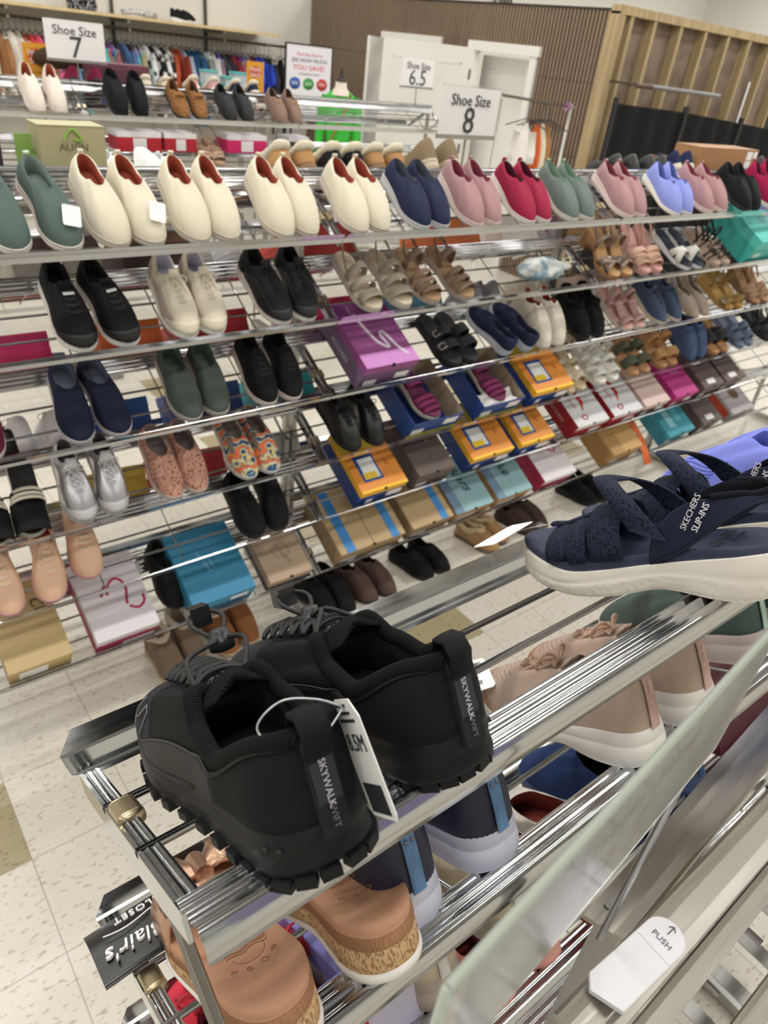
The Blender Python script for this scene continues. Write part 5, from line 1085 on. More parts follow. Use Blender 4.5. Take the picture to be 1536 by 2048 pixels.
fbox(3,.75,.22,'rust red shoe box on the fourth shelf of nearest rack','9a3a24','a8432c'); fbox(2,1.0,.2,'maroon shoe box right of the dark blue slip-ons','5a2030','6a2838')
# ---------------------------------------------------------------- black hanging sign on the second shelf corner
def blair(l):
    rg=[]
    for j in range(9):
        f=j/8; z=.014*math.sin(f*PI*1.0)*(1-f)+(-.012*sstep(.6,1,f) if 0 else 0)
        rg.append([(x,-.085*f,z+.004*math.sin(x*20)) for x in [i*.0125 for i in range(13)]])
    A_(l,'sign_card',MB().loft(rg+[[(x,y,z-.0012) for x,y,z in r] for r in rg[::-1]],close=False,smooth=True),mat('101012',.28))
    R=Matrix.Rotation(rad(180),4,'Z'); w=mat('f0f0f0',.6)
    T_(l,'lettering',textmesh("Blair's",.029,w,Matrix.Translation((.040,-.055,.008))@R,ext=.0015,shear=.25,sx=.85),0); T_(l,'lettering',textmesh('CLOSET',.0125,w,Matrix.Translation((.052,-.022,.0145))@R,ext=.001,space=1.15),0)
    A_(l,'underline',MB().tube([(.014+.0075*i,-.034-.004*math.sin(i*.6),.0145-.00035*i*0) for i in range(11)],.0008,5),w,0)
Pz=Vector((.046,.425,FORZ[1]+.024))
place('store_sign',proto('blair',blair),frame((1,0,0),(0,CS,-SN*.8),(0,SN*.8,CS),Pz),'black sign card with white script lettering hanging at the second shelf corner','sign')
# ================================================================= CAMERA SIDE OF THE NEAREST RACK
t=tag(empty('display_fixture',Matrix.Translation((.8,.05,0))),'bare steel display fixture with flat bands at the lower right corner','display fixture')
def tb(name,m,mb): o=mb.obj(name,m,t); o.location=(-.8,-.05,0); return o
ST=mat('a5a29a',.32,1,'brushed',bump=.04,scale=1,name='worn_steel')
def band(p0,p1,w,th,tilt,name='band',m=ST):
    p0=Vector(p0);p1=Vector(p1);d=(p1-p0).normalized(); n=Vector((0,-math.sin(rad(tilt)),math.cos(rad(tilt)))); s_=d.cross(n).normalized(); 
    r=[]
    for p in (p0,p1): r.append([p+s_*w/2,p+s_*w/2*.92+n*th,p+s_*w*.2+n*th*.4,p-s_*w*.2+n*th*.4,p-s_*w/2*.92+n*th,p-s_*w/2,p-s_*w/2-n*th,p+s_*w/2-n*th])
    return tb(name,m,MB().loft(r,cap0=True,cap1=True,smooth=False))
band((.30,.058,H-.60),(1.35,.078,H-.60),.040,.003,20,'upper_band'); band((.40,.098,H-.62),(1.35,.170,H-.58),.045,.003,-25,'rear_band')
band((.40,.036,H-.80),(1.35,.060,H-.80),.026,.003,15,'lower_band'); band((.45,-.03,H-1.02),(1.4,-.02,H-1.02),.03,.003,10,'lower_band')
for i in range(9): 
    x=.46+.095*i; tb('cross_slat',CHROME2,MB().box(x,x+.03,-.16,.10,H-1.30,H-1.297))
    if i<7: tb('bolt',CHROME,MB().tube([(x+.03,.012,H-.83),(x+.03,.034,H-.83)],.0045,8)); 
for yy in (.10,-.03,-.14): tb('rail',CHROME2,MB().box(.40,1.4,yy-.012,yy+.012,H-1.325,H-1.300))
for k,(x,y) in enumerate(((.43,.10),(1.36,.10),(.43,-.14),(1.36,-.14))): tb('post',CHROME2,MB().box(x-.012,x+.012,y-.012,y+.012,0,H-.62 if k<2 else H-1.02))
# plastic label holder on the band
def cap(l):
    pr=[]; n=10
    ol=[(0,-.017),(.075,-.017)]+[(.075+.017*math.sin(a),-.017*math.cos(a)) for a in [k*PI/12 for k in range(1,12)]]+[(.075,.017),(0,.017),(-.010,.008)]
    A_(l,'holder_body',MB().loft([[(x,y,z) for x,y in ol] for z in (0,.004)]+[[(x*.985,y*.94,.005) for x,y in ol]],cap0=True,cap1=True,smooth=False),mat('d2d2d6',.5))
    A_(l,'hinge_seam',MB().box(.058,.0586,-.016,.016,.005,.0054),mat('c6c6cc',.5),0)
    T_(l,'lettering',textmesh('PUSH',.0075,mat('6a6a78',.6),Matrix.Translation((.070,0,.0054))@Matrix.Rotation(rad(-90),4,'Z')),0); T_(l,'arrow_mark',(lambda b:b.mesh('arrow',mat('6a6a78',.6)))(MB().tube([(.078,0,.0055),(.088,0,.0055)],.0005,5).tube([(.0845,.003,.0055),(.088,0,.0055),(.0845,-.003,.0055)],.0005,5)),0)
place('label_holder',proto('cap',cap),frame(Vector((1,.0,0)).normalized(),(0,1,0),(0,0,1),(.342,.062,H-.592))@Matrix.Rotation(rad(-2),4,'Z'),'white plastic label holder marked PUSH clipped on the steel band','label holder')
# leaning clear sign holder with the lavender size card
def acr(l):
    A_(l,'acrylic_panel',MB().box(0,.30,-.001,.001,-.12,0),mat('eaf2ec',.12,trans=1.,name='clear_acrylic'))
    A_(l,'edge_strip',MB().tube([(0,0,0),(.30,0,0)],.0022,10),mat('c9d2c8',.25,trans=.35))
    A_(l,'edge_strip',MB().tube([(0,0,-.12),(0,0,0)],.002,10),mat('c9d2c8',.25,trans=.35))
    c=A_(l,'size_card',MB().box(.015,.29,.0012,.0018,-.115,-.012),mat('a69cc2',.6,trans=.45))
    M=frame((1,0,0),(0,0,1),(0,-1,0),(.15,.0008,-.035))
    T_(l,'lettering',textmesh('Shoe Size',.032,mat('3c3436',.6),M),c); T_(l,'lettering',textmesh('8.5',.055,mat('3c3436',.6),M@Matrix.Translation((0,-.045,0))),c)
    A_(l,'sign_post',MB().tube([(.27,.004,-.12),(.27,.004,-.34)],.003,8),CHROME)
place('sign_holder',proto('acr',acr),Matrix.Translation((.103,.0575,H-.25))@Matrix.Rotation(rad(6.3),4,'Z'),'clear acrylic sign holder very close to the camera, lower right','sign holder')
# ================================================================= SECOND ROW OF RACKS
def r1(k,X,yaw=0,L=.26,u=.01,n=.003,d=1): return shelf_frame(R1Y if d==1 else R1Y+.52,R1Z[k],d,X,u,yaw,n,L)
def r1pair(kind,key,fn,k,xs,desc,cat,d=1,yaw=0,n=.003):
    for i,x in enumerate(xs):
        sd=1 if i==0 else -1
        place(kind,proto((key,sd),lambda l:fn(l,sd)),r1(k,x,yaw,d=d,n=n),'%s %s'%(('left','right')[i],desc),cat,desc+' pair')
OFW=slipfn(c='e8ddd2',cs='e3d8cd',cl='b0573c',kind='noise',sole=(.05,.022),hh=.08,th=.085,yt=.42)
r1pair('clog','ofw',OFW,0,(1.235,1.36),'off-white slip-on under the size 7 sign, second row','shoe')
r1pair('ankle_boot','bb1',lambda l,sd:boot(l,sd,'15161a',cl='0a0a0b',cs='121214',sh=.095,hh=.105,th=.11),0,(1.69,1.825),'black suede ankle boot on the second row top shelf','ankle boot')
r1pair('loafer','leo',slipfn(c='9c6e42',kc2='3a2415',cs='1c1714',cl='6d4a30',kind='spots',bow='knot',sole=(.03,.018),yt=.45,hh=.07,th=.07,ksc=2.5),0,(2.07,2.20),'leopard print loafer with a bow, second row','loafer')
r1pair('clog','bc1',slipfn(c='202124',cs='17181a',cl='101012',kind='plain',sole=(.034,.02),yt=.45,hh=.06),0,(2.39,2.52),'black smooth clog between leopard and brown loafers','clog')
r1pair('loafer','bl1',slipfn(c='8a7164',cs='7a6256',cl='4b3a33',kind='noise',bow='bit',sole=(.03,.016),yt=.45,hh=.065),0,(2.76,2.885),'taupe loafer with gold bit, second row','loafer')
for k,X,w,c,ld,ds in ((1,1.67,.27,'b81f30','e4e2e4','left red and white box under the ankle boots'),(1,1.96,.21,'b81f30','e4e2e4','right red and white box under the leopard loafers'),(1,2.38,.29,'d3206c','dedce0','pink and white box under the black clogs'),(1,2.84,.16,'2b2a2c','cfcfd4','dark box with white label under the taupe loafers'),(1,.75,.24,'28406c','304a78','navy box under the off-white slip-ons'),
    (2,1.3,.24,'5c5450','6a605c','grey-brown box low in the second row, left'),(2,2.0,.24,'c4a880','ccb088','tan box low in the second row, middle'),(2,3.1,.24,'cfcac0','d8d4cc','cream box low in the second row, right')):
    fn=lambda l:boxproto(l,w,.16 if k==1 else .285,.105,c,ld,.03,[('front',w*.35,w*.65,.008,.07,W0)],(),False)
    if k==1: place('shoe_box',proto(ds,fn),Matrix.Translation((X,4.66,1.375)),ds,'shoe box')
    else: boxat(k,X,ds,fn,ylip=R1Y,zs=R1Z)
r1pair('sandal','r1s',lambda l,sd:sandal(l,sd,'8b8a92',cs='a89c90',cf='a07c5c'),2,(1.55,1.67),'grey strap sandal on the third shelf, second row','sandal')
r1pair('shoe','kc',slipfn(),2,(1.85,1.96),'black bag-like shoe on the third shelf, second row','shoe')
r1pair('heeled_sandal','r1h',lambda l,sd:sandal(l,sd,'b4957c',cs='b08c6c',cf='b4957c',back=.085,cross=.7),1,(2.22,2.31),'nude strappy sandal between the boxes, second row','sandal')
r1pair('loafer','r1b',slipfn(c='7d4a2a',cs='2a1c14',cl='4a2c1a',kind='noise',sole=(.03,.018)),2,(2.60,2.73),'chestnut shoe behind the fleece slippers, second row','shoe')
r1pair('shoe','r1k',slipfn(c='1b1a1c',cs='141415',cl='0c0c0c',laced='eaeaea'),2,(3.15,3.28),'black shoe right of the chestnut pair, second row','shoe')
# goods on the far side of the second row
r1pair('ankle_boot','crb',lambda l,sd:boot(l,sd,'ddd0bc',cs='cbbba4',cl='b9a890'),0,(1.01,1.12),'cream boot at the far left of the second row','ankle boot',d=-1,n=.02)
r1pair('mule','bgm',slipfn(c='7c1a3c',cs='3a1020',cl='4b0f24',kind='noise'),0,(1.55,1.68),'burgundy mule behind the off-white slip-ons','mule',d=-1,n=.02)
r1pair('slipper','pks',FZ('cfa0a0','e8ddd0'),0,(2.30,2.44),'pink sherpa slipper behind the leopard loafers','slipper',d=-1,n=.03)
r1pair('slipper','nvs',FZ('22263c','e0d4c0'),0,(2.60,2.73),'navy sherpa slipper behind the black clogs','slipper',d=-1,n=.03)
r1pair('slipper','whs',FZ('dcd0b8','d8ccb8'),0,(1.98,2.11),'cream knitted slipper behind the ankle boots','slipper',d=-1,n=.01)
place('shoe_box',proto('winebox',lambda l:boxproto(l,.36,.14,.14,'5c3140','6a3a4a',.03,(),(),False)),Matrix.Translation((1.66,4.98,1.66)),'dusky wine shoe box behind the black ankle boots','shoe box')
pouf=lambda l:A_(l,'fur_body',MB().loft([[(.16*math.cos(a)*r,.09*math.sin(a)*r,z) for a in [2*PI*j/24 for j in range(24)]] for r,z in ((.6,0),(.95,.02),(1,.05),(.9,.08),(.5,.105))],cap0=True,cap1=True),mat('4c3a2c',.95,0,'fur',scale=.4))
place('fur_hat',proto('pouf',pouf),Matrix.Translation((1.56,5.2,1.74)),'brown fur hat behind the size 7 sign','hat')
# ---------------------------------------------------------------- signs
def sizesign(l,txt,w,h,post,ty=.0,clearh=0):
    A_(l,'sign_card',MB().box(-w/2,w/2,-.0015,.0015,0,h),mat('e9e9ea',.5))
    A_(l,'holder_base',MB().box(-w/2-.004,w/2+.004,-.005,.005,-.008,.006),CHROME2)
    if clearh: A_(l,'clear_sleeve',MB().box(-w/2,w/2,-.0008,.0008,h+.0005,h+clearh),mat('eef2f2',.08,trans=1.))
    A_(l,'post',MB().tube([(0,0,-.006),(0,0,-post)],.004,8),CHROME)
    M=frame((1,0,0),(0,0,1),(0,-1,0),(0,-.0035,h*.74)); k=mat('3a3a3c',.6)
    T_(l,'lettering',textmesh('Shoe Size',h*.33,k,M,ext=.0006),0); 
    cu=textmesh(txt,h*.78,k,M@Matrix.Translation((0,-h*.43,0)),ext=.0008); T_(l,'lettering',cu,0)
def signat(desc,txt,X,Y,Z,w,h,post,rz=0,clearh=0): place('shoe_size_sign',proto(desc,lambda l:sizesign(l,txt,w,h,post,clearh=clearh)),Matrix.Translation((X,Y,Z))@Matrix.Rotation(rad(rz),4,'Z'),desc,'sign')
signat('white Shoe Size 8 sign on a post above the middle rack','8',1.995,2.075,H-.235,.272,.150,.14,0,.006)
signat('white Shoe Size 7 sign at the upper left','7',1.55,4.85,H-.245,.325,.190,.13)
signat('white Shoe Size 6.5 sign in front of the fitting-room doors','6.5',4.07,4.85,H-.228,.315,.185,.12)
def fsale(l,w,h):
    A_(l,'sign_card',MB().box(-w/2,w/2,-.002,.002,0,h),mat('d99a2b',.5))
    st=MB(); P_=[]; 
    for i in range(28):
        a=2*PI*i/28; r=(.40 if i%2 else .30); P_.append((w*r*1.05*math.cos(a),-.0028,h*.66+w*r*.75*math.sin(a)))
    st.add(P_+[(0,-.0030,h*.66)],[(i,(i+1)%28,28) for i in range(28)],False); A_(l,'burst',st,mat('c8452c',.5),0)
    M=frame((1,0,0),(0,0,1),(0,-1,0),(0,-.0045,h*.74)); wm=mat('f4efe6',.5)
    T_(l,'lettering',textmesh('FINAL',w*.26,wm,M),0); T_(l,'lettering',textmesh('SALE!',w*.26,wm,M@Matrix.Translation((0,-w*.25,0))),0); T_(l,'lettering',textmesh('no returns',w*.12,mat('6b3a14',.6),M@Matrix.Translation((0,-w*.62,0))),0)
    A_(l,'stand',MB().box(-w*.2,w*.2,-.02,.02,-.02,0),CHROME2); A_(l,'post',MB().tube([(0,0,-.02),(0,0,-1.64)],.008,8),CHROME2)
place('sale_sign',proto('fs1',lambda l:fsale(l,.155,.20)),Matrix.Translation((1.43,5.2,1.66)),'orange Final Sale sign left of the size 7 sign','sign')
place('sale_sign',proto('fs2',lambda l:fsale(l,.135,.185)),Matrix.Translation((2.88,5.2,1.69)),'orange Final Sale sign near the hanging clothes, centre','sign')
for i,(x,y,z,w) in enumerate(((3.40,7.0,1.60,.13),(3.40,6.98,1.50,.13),(3.60,7.0,1.56,.12),(3.72,7.05,1.60,.12),(3.58,6.95,1.50,.12))):
    place('storage_bin',proto('bin',lambda l:(A_(l,'bin_body',MB().loft([[(x_*.06,y_*.06,z_) for x_,y_ in ((-1,-1),(1,-1),(1,1),(-1,1))] for z_ in (0,.10)],cap0=True,smooth=False),mat('aeb6bc',.3)),A_(l,'lid',MB().box(-.066,.066,-.066,.066,.10,.115),mat('4fa9a8',.5)))),Matrix.Translation((x,y,z)),'clear storage bin with teal lid, %s'%('upper left one of the heap','lower left one of the heap','one in the middle of the heap','topmost right one of the heap','lower right one of the heap')[i],'storage bin')
table=tag(empty('display_table',Matrix.Translation((3.4,7.0,0))),'low table under the teal-lidded bins','table')
MB().box(-.5,.5,-.3,.3,1.46,1.50).obj('table_top',mat('cfcac0',.6),table)
for sx in (-.46,.46):
    for sy in (-.26,.26): MB().box(sx-.02,sx+.02,sy-.02,sy+.02,0,1.46).obj('leg',mat('8a8680',.6),table)
# poster in black frame
def poster(l):
    w,h=.56,.78
    fr=MB(); 
    for b in ((-w/2-.015,-w/2,0,h),(w/2,w/2+.015,0,h),(-w/2-.015,w/2+.015,-.015,0),(-w/2-.015,w/2+.015,h,h+.015)): fr.box(b[0],b[1],-.01,.01,b[2],b[3])
    A_(l,'poster_sheet',MB().box(-w/2,w/2,-.003,.003,0,h),mat('eceaf2',.4)); A_(l,'frame',fr,mat('1a1a1c',.5))
    def t_(b,sz,x,z,c,**k): T_(l,'lettering',textmesh(b,sz,mat(c,.5),frame((1,0,0),(0,0,1),(0,-1,0),(x,-.0045,z)),ext=.0006,**k),0)
    t_('Find the Dot to',.050,0,h-.10,'d0405c',shear=.2); t_('SEE HOW MUCH',.058,0,h-.165,'3a3a3e'); t_('YOU SAVE!',.082,0,h-.245,'d8324f'); t_('on already low prices',.030,0,h-.31,'3a3a3e')
    for x,c,b in ((-.17,'2c5fae','50%'),(0,'3f9a4c','60%'),(.17,'c93c3c','70%')):
        A_(l,'price_dot',MB().loft([[(x+.068*math.cos(a)*r,-.0035-e,h-.42+.068*math.sin(a)*r) for a in [2*PI*j/24 for j in range(24)]] for r,e in ((1,0),(1,.0008))],cap1=True),mat(c,.5),0); t_(b,.05,x,h-.42,'eeeeee')
    for k in range(3):
        for j in range(7): A_(l,'text_line',MB().box(-.24+.17*k,-.10+.17*k,-.0042,-.0035,.03+.03*j,.035+.03*j),mat('a9a9b0',.6),0)
    for sx in (-1,1): A_(l,'stand_leg',MB().tube([(sx*.2,0,0),(sx*.2,.0,-1.62)],.012,8),mat('1a1a1c',.5))
    A_(l,'stand_base',MB().box(-.3,.3,-.2,.2,-1.64,-1.61),mat('1a1a1c',.5))
place('poster_stand',proto('poster',poster),Matrix.Translation((4.79,7.5,1.345))@Matrix.Rotation(rad(0),4,'Z')@Matrix.Diagonal((1,1,.82,1)),'framed white sale poster with blue, green and red price dots','poster')
# headless mannequin in a green top
def mann(l):
    rg=[]
    for z,rx,ry,y in ((1.02,.13,.10,0),(1.1,.135,.10,0),(1.25,.12,.09,0),(1.40,.145,.11,-.01),(1.52,.15,.105,0),(1.60,.155,.08,0),(1.645,.11,.06,0),(1.665,.06,.05,0)): rg.append([(rx*math.cos(a),y+ry*math.sin(a),z) for a in [2*PI*j/28 for j in range(28)]])
    A_(l,'green_top',MB().loft(rg),mat('45b845',.8,0,'noise',bump=.1,scale=.3))
    for s_ in (1,-1): A_(l,'sleeve',MB().tube([(s_*.12,0,1.60),(s_*.155,-.01,1.53),(s_*.175,-.01,1.38),(s_*.185,-.015,1.22),(s_*.18,-.03,1.12)],[.055,.058,.050,.043,.050],14),mat('45b845',.8,0,'noise',bump=.1,scale=.3),0)
    A_(l,'neck',MB().loft([[(r*math.cos(a),r*.85*math.sin(a),z) for a in [2*PI*j/24 for j in range(24)]] for r,z in ((.105,1.625),(.075,1.665),(.055,1.69),(.052,1.74))],cap1=True),mat('e2d2c6',.6))
    A_(l,'neck_finial',MB().loft([[(r*math.cos(a),r*math.sin(a),z) for a in [2*PI*j/16 for j in range(16)]] for r,z in ((.054,1.74),(.054,1.752),(.02,1.758),(.022,1.78),(.012,1.80),(.016,1.82),(.006,1.85))],cap1=True),mat('1c1a1a',.4))
    A_(l,'bag_strap',MB().ribbon([(.10,-.075,1.645),(.05,-.115,1.5),(-.02,-.125,1.35),(-.09,-.11,1.2)],[(.011,0,.004)]*4,[(0,-1,0)]*4,.003),mat('a5673a',.6))
    A_(l,'stand',MB().tube([(0,0,0.02),(0,0,1.03)],.014,10),CHROME2); A_(l,'stand_base',MB().tube([(0,0,0),(0,0,.02)],.16,24),CHROME2)
place('mannequin',proto('mann',mann),Matrix.Translation((4.52,6.5,0))@Matrix.Rotation(rad(-35),4,'Z'),'headless mannequin in a bright green top with brown bag strap','mannequin')
# ---------------------------------------------------------------- clothes along the back wall
t=tag(empty('wall_shelf',Matrix.Translation((2.5,10.0,0))),'long pale wooden shelf on the back wall above the clothes','shelf')
MB().box(-4.5,3.18,-.40,.18,2.02,2.05).obj('board',mat('dcc69a',.6,0,'wood','cbb383'),t)
for x in (-2,-.1,1.2,2.4): 
    MB().box(x,x+.03,-.34,.19,1.98,2.02).obj('shelf_bracket',CHROME2,t); MB().box(x,x+.035,.165,.19,1.2,2.42).obj('wall_standard',mat('4a463e',.6),t)
t=tag(empty('clothes_rail',Matrix.Translation((2.5,9.65,0))),'chrome clothes rail below the wooden wall shelf','clothes rail')
MB().tube([(-4.3,0,1.92),(3.42,0,1.92)],.016,10).obj('rail',CHROME,t)
for x in (-2,-.1,1.2,2.4,3.0): MB().box(x,x+.02,-.02,.5,1.90,1.93).obj('rail_arm',CHROME2,t)
def garment(l,c,kind,h2,ln,w,style,seed):
    R=random.Random(seed); rg=[]; n=22; Z0=1.80
    for i in range(10):
        f=i/9; z=Z0-.02-ln*f; hw=w*(.25+.75*min(1,f/.16)**.6) if f<.16 else w*(1+.10*(f-.16)+(.18*f if style==1 else 0)); th=.014+.022*min(1,f/.1)+(.02*f if style==1 else 0)
        zz=lambda x: z-(.10*abs(x/w)**1.3*(1-f) if abs(x)>0 else 0)
        rg.append([(th*math.sin(a)*(1+.35*math.sin(5*a+seed)*f),hw*math.cos(a),zz(hw*math.cos(a))+R.uniform(-.003,.003)) for a in [2*PI*j/n for j in range(n)]])
    g=A_(l,'garment_body',MB().loft(rg,cap0=True),mat(c,.8,0,kind,h2,scale=.25,bump=.2))
    if style!=2:
        for s_ in (1,-1): A_(l,'sleeve',MB().tube([(0,s_*w*.85,Z0-.09),(.004,s_*w*1.12,Z0-.26),(.008*s_,s_*w*1.16,Z0-.26-ln*.30*(1 if style else .4))],[.030,.034,.03],10,flat=1.2),mat(c,.8,0,kind,h2,scale=.25,bump=.2),g)
    A_(l,'hanger',MB().tube([(0,-.19,Z0-.06),(0,-.05,Z0-.005),(0,0,Z0+.01),(0,.05,Z0-.005),(0,.19,Z0-.06)],.005,6).tube([(0,0,Z0+.01),(0,0,Z0+.08),(0,.018,Z0+.125),(0,.0,Z0+.138),(0,-.016,Z0+.125)],.0025,6),mat('141416',.5))
CL=[('e8e0d8','plain'),('7a4a30','noise'),('c8b090','noise'),('4a1a28','spots'),('e87868','plain'),('a8c4e0','print'),('5f88b0','print'),('1c2c50','spots'),('3a4a38','noise'),('cfd8c0','print'),('2c4030','plain'),('e8e8e8','plain'),('222638','plain'),
('8a2c34','plain'),('d8d8dc','spots'),('b0643c','noise'),('f0ece0','plain'),('a87850','plain'),('f4f0e8','plain'),('f2eee6','plain'),('ece6da','plain'),('c87040','plain'),('e84858','plain'),('e86a78','plain'),('c8a0b0','print'),('f088a8','plain'),('ee7fb4','plain'),('f2a0c0','plain'),('8fb0c8','plain'),('3f84b0','plain'),('54b0b4','plain'),('58b8b8','plain'),('5abcb8','plain'),('c86a4a','print'),('7a5a6a','print'),('98a8c8','print'),('28304c','plain'),('5878a8','noise'),('4a2838','spots'),('88c8c0','print'),('b8d890','print'),('e0e4e8','spots'),('202024','spots'),('e8e8e8','spots'),('28242c','spots'),('e4dccc','plain'),('b05030','plain'),('8c3a28','plain'),('a8b4cc','noise'),('1c4c78','plain'),('1f5480','plain'),('205684','plain'),('8a9a94','plain'),('eeeeee','plain'),('d8d8d8','noise'),('3c7ca8','print'),('3a3a40','plain'),('242428','plain'),('8c2430','plain'),('a0303c','print'),('90b0cc','print'),('c8d0b0','print'),('a03c4c','plain'),('2848c8','plain'),('2a48c0','plain'),('2e3440','plain'),('1c1c20','plain')]
CNAME={'e8e0d8':'bone','7a4a30':'chocolate','c8b090':'sand','4a1a28':'plum dotted','e87868':'coral'}
def hname(h):
    r,g,b=[int(h[i:i+2],16) for i in (0,2,4)]
    mx,mn=max(r,g,b),min(r,g,b); v=mx/255
    if mx-mn<22: base='white' if v>.85 else 'grey' if v>.4 else 'black'; return base
    import colorsys
    hh,ss,vv=colorsys.rgb_to_hsv(r/255,g/255,b/255); hh*=360
    for lim,nm in ((18,'red'),(42,'orange-brown'),(68,'yellow'),(160,'green'),(200,'teal'),(255,'blue'),(290,'purple'),(345,'pink'),(361,'red')):
        if hh<lim: base=nm;break
    return ('dark ' if vv<.4 else 'pale ' if ss<.3 else '')+base
x=1.15; prevn='the left edge of the rail'
for i,(c,k) in enumerate(CL):
    ln=rnd.uniform(.46,.72) if c not in ('1c4c78','1f5480','205684') else .8; 
    l=[]; garment(l,c,k,{'spots':'efe8e0' if int(c[:2],16)<120 else '35303a'}.get(k),ln,rnd.uniform(.19,.23),rnd.choice((0,1,1,2)),i)
    nm=hname(c)+{'spots':' spotted','print':' patterned','noise':' textured','plain':''}[k]+(' ','')[0]+rnd.choice(('top','blouse','shirt'))
    place('garment',l,Matrix.Translation((x,9.65,.0))@Matrix.Rotation(rad(rnd.uniform(-10,22)),4,'Z'),'%s on black hanger, just right of the %s'%(nm,prevn.replace('the left','left')),'hanging garment','garments on the back wall rail')
    prevn=nm; x+=.0665
# black hanger garment at the rail end
l=[]; garment(l,'1a1a1e','plain',None,.9,.16,2,5); place('garment',l,Matrix.Translation((5.72,9.65,.0)),'long black dress at the right end of the rail','hanging garment','garments on the back wall rail')
l=[]; garment(l,'d8d4cc','noise',None,.5,.2,0,6); place('garment',l,Matrix.Translation((5.86,9.65,.0))@Matrix.Rotation(rad(65),4,'Z'),'pale cardigan facing forward beside the poster','hanging garment','garments on the back wall rail')
# things on the wall shelf
place('handbag',[('bag_body',MB().loft([[(.16*math.cos(a)*r,.05*math.sin(a),z) for a in [2*PI*j/24 for j in range(24)]] for r,z in ((1,0),(1.08,.05),(1,.13),(.8,.18))],cap0=True,cap1=True).mesh('bag',mat('1a1a20',.6,0,'spots','c8c8cc')),None,None)],Matrix.Translation((3.28,9.9,2.05)),'dark patterned handbag on the wall shelf, top left','handbag')
place('knitted_scarf',[('scarf_body',MB().tube([(-.2,0,.03),(-.05,.02,.05),(.1,-.02,.035),(.22,.02,.03)],.03,12).mesh('scarf',mat('d8d8d8',.9,0,'spots','404048')),None,None)],Matrix.Translation((3.95,9.95,2.05)),'black and white scarf on the wall shelf','scarf')
for i,x in enumerate((4.38,4.50)):
    place('heeled_shoe',proto(('wh',1 if i else -1),lambda l:slipfn(c='1a1a1c',cs='eaeaea',cl='101012',kind='noise',sole=(.04,.02),hh=.09,sh=.07,th=.09,yt=.4)(l,1 if i else -1)),frame((0,-1,0),(1,0,0),(0,0,1),(x-.1,9.8+.1*i,2.052)),'%s black high-top shoe with white sole on the wall shelf'%('front','rear')[i],'shoe')
# ---------------------------------------------------------------- fitting-room front: rolling rail with a few clothes
t=tag(empty('rolling_rail',Matrix.Translation((5.2,4.8,0))),'slim chrome clothes rail with pink end ring before the doors','clothes rail')
MB().tube([(-.25,0,1.825),(.72,0,1.775)],.011,10).obj('rail',CHROME,t); MB().tube([(.60,0,1.781),(.63,0,1.780)],.035,16).obj('end_ring',mat('b080a0',.4),t)
for xx in (-.24,.66): MB().tube([(xx,0,.02),(xx,0,1.80)],.010,8).obj('post',CHROME2,t)
MB().box(-.3,.75,-.02,.02,0,.03).obj('base',CHROME2,t)
for c,x,ln,st,ds in (('f0ece8',5.32,.62,0,'white flouncy top on the slim rail'),('d0602a',5.46,.75,2,'rust orange dress on the slim rail'),('e8dcc4',5.53,.74,2,'cream garment right of the rust orange dress'),('a87848',5.60,.7,2,'tan garment at the right of the slim rail')):
    l=[]; garment(l,c,'plain',None,ln,.075,st,3); place('garment',l,Matrix.Translation((x,4.8,-.145))@Matrix.Rotation(rad(25),4,'Z'),ds,'hanging garment')
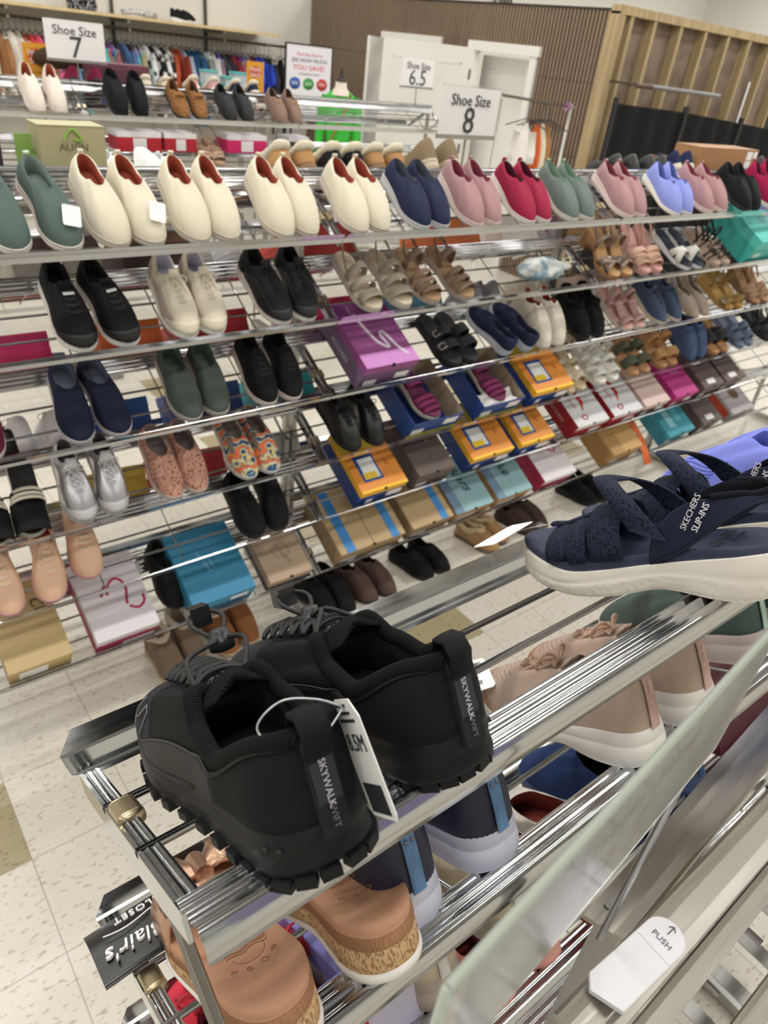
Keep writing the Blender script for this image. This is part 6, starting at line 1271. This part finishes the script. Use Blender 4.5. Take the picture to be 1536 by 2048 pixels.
# black fabric partition
for i,(xa,xb,za,zb) in enumerate(((5.95,7.05,1.855,1.83),(7.07,8.12,1.83,1.775),(8.14,9.6,1.775,1.70))):
    t=tag(empty('fabric_partition',Matrix.Translation((xa,4.4,0))),'black fabric partition panel, %s'%('left one by the corner post','middle one before the studs','right one before the studs')[i],'partition')
    w=xb-xa; rg=[]
    for j in range(33): u=j/32; rg.append([(u*w,.012*math.sin(u*22),z) for z in (.1,.5,1.0,1.4,lerp(za,zb,u))])
    MB().loft(rg,close=False).obj('fabric',mat('131416',.9,0,'noise',bump=.1),t)
    for xx in (0,w): MB().box(xx-.012,xx+.012,-.02,.02,0,za+.045 if xx==0 else zb+.05).obj('post',mat('1c1d20',.6),t)
t=tag(empty('tension_rod',Matrix.Translation((6.8,4.7,1.95))),'grey horizontal rod in front of the wall studs','rod')
MB().tube([(-.22,0,.05),(.05,0,.053)],.022,12).obj('end_fitting',mat('5c4038',.5),t); MB().tube([(.03,0,.053),(1.28,0,.04)],.020,12).obj('rod_body',mat('9a9c9e',.35,.6),t)
for xx in (-.21,1.27): MB().tube([(xx,.0,.05),(xx,.3,.06)],.01,8).obj('rod_bracket',CHROME2,t)
t=tag(empty('leaning_pole',Matrix.Translation((8.6,4.7,0))),'thin white pole standing before the studs, far right','pole')
MB().tube([(0,0,.0),(0,0,2.15)],.008,8).obj('pole_body',mat('d0d0d2',.4),t)
# conduits on the back wall above the fitting rooms
for i,x in enumerate((9.95,10.08,10.16,10.24,10.32)): struct(MB().tube([(x,10.15,2.6),(x,10.15,CEIL)],.022,10).obj('trim_%d'%(5+i),CHROME))
# LIGHTS_HERE
for i,(x,y) in enumerate(LAMPS):
    e=tag(empty('ceiling_light',Matrix.Translation((x,y,CEIL))),'out-of-view linear ceiling light above the shop floor','ceiling light','ceiling lights')
    MB().box(-.68,.68,-.11,.11,-.06,0).obj('housing',mat('dcdcdc',.5),e)
    em=MC.get('emit')
    if not em:
        em=bpy.data.materials.new('lamp_glow'); em.use_nodes=True; b=em.node_tree.nodes['Principled BSDF']; b.inputs['Emission Color'].default_value=(1,.96,.9,1); b.inputs['Emission Strength'].default_value=7; MC['emit']=em
    MB().box(-.65,.65,-.09,.09,-.066,-.0605).obj('diffuser',em,e)
    a=area('lamp_area',x,y,CEIL-.09,1.3,.3,26 if y>1 else 14); a.parent=e; a.location=(0,0,-.09)
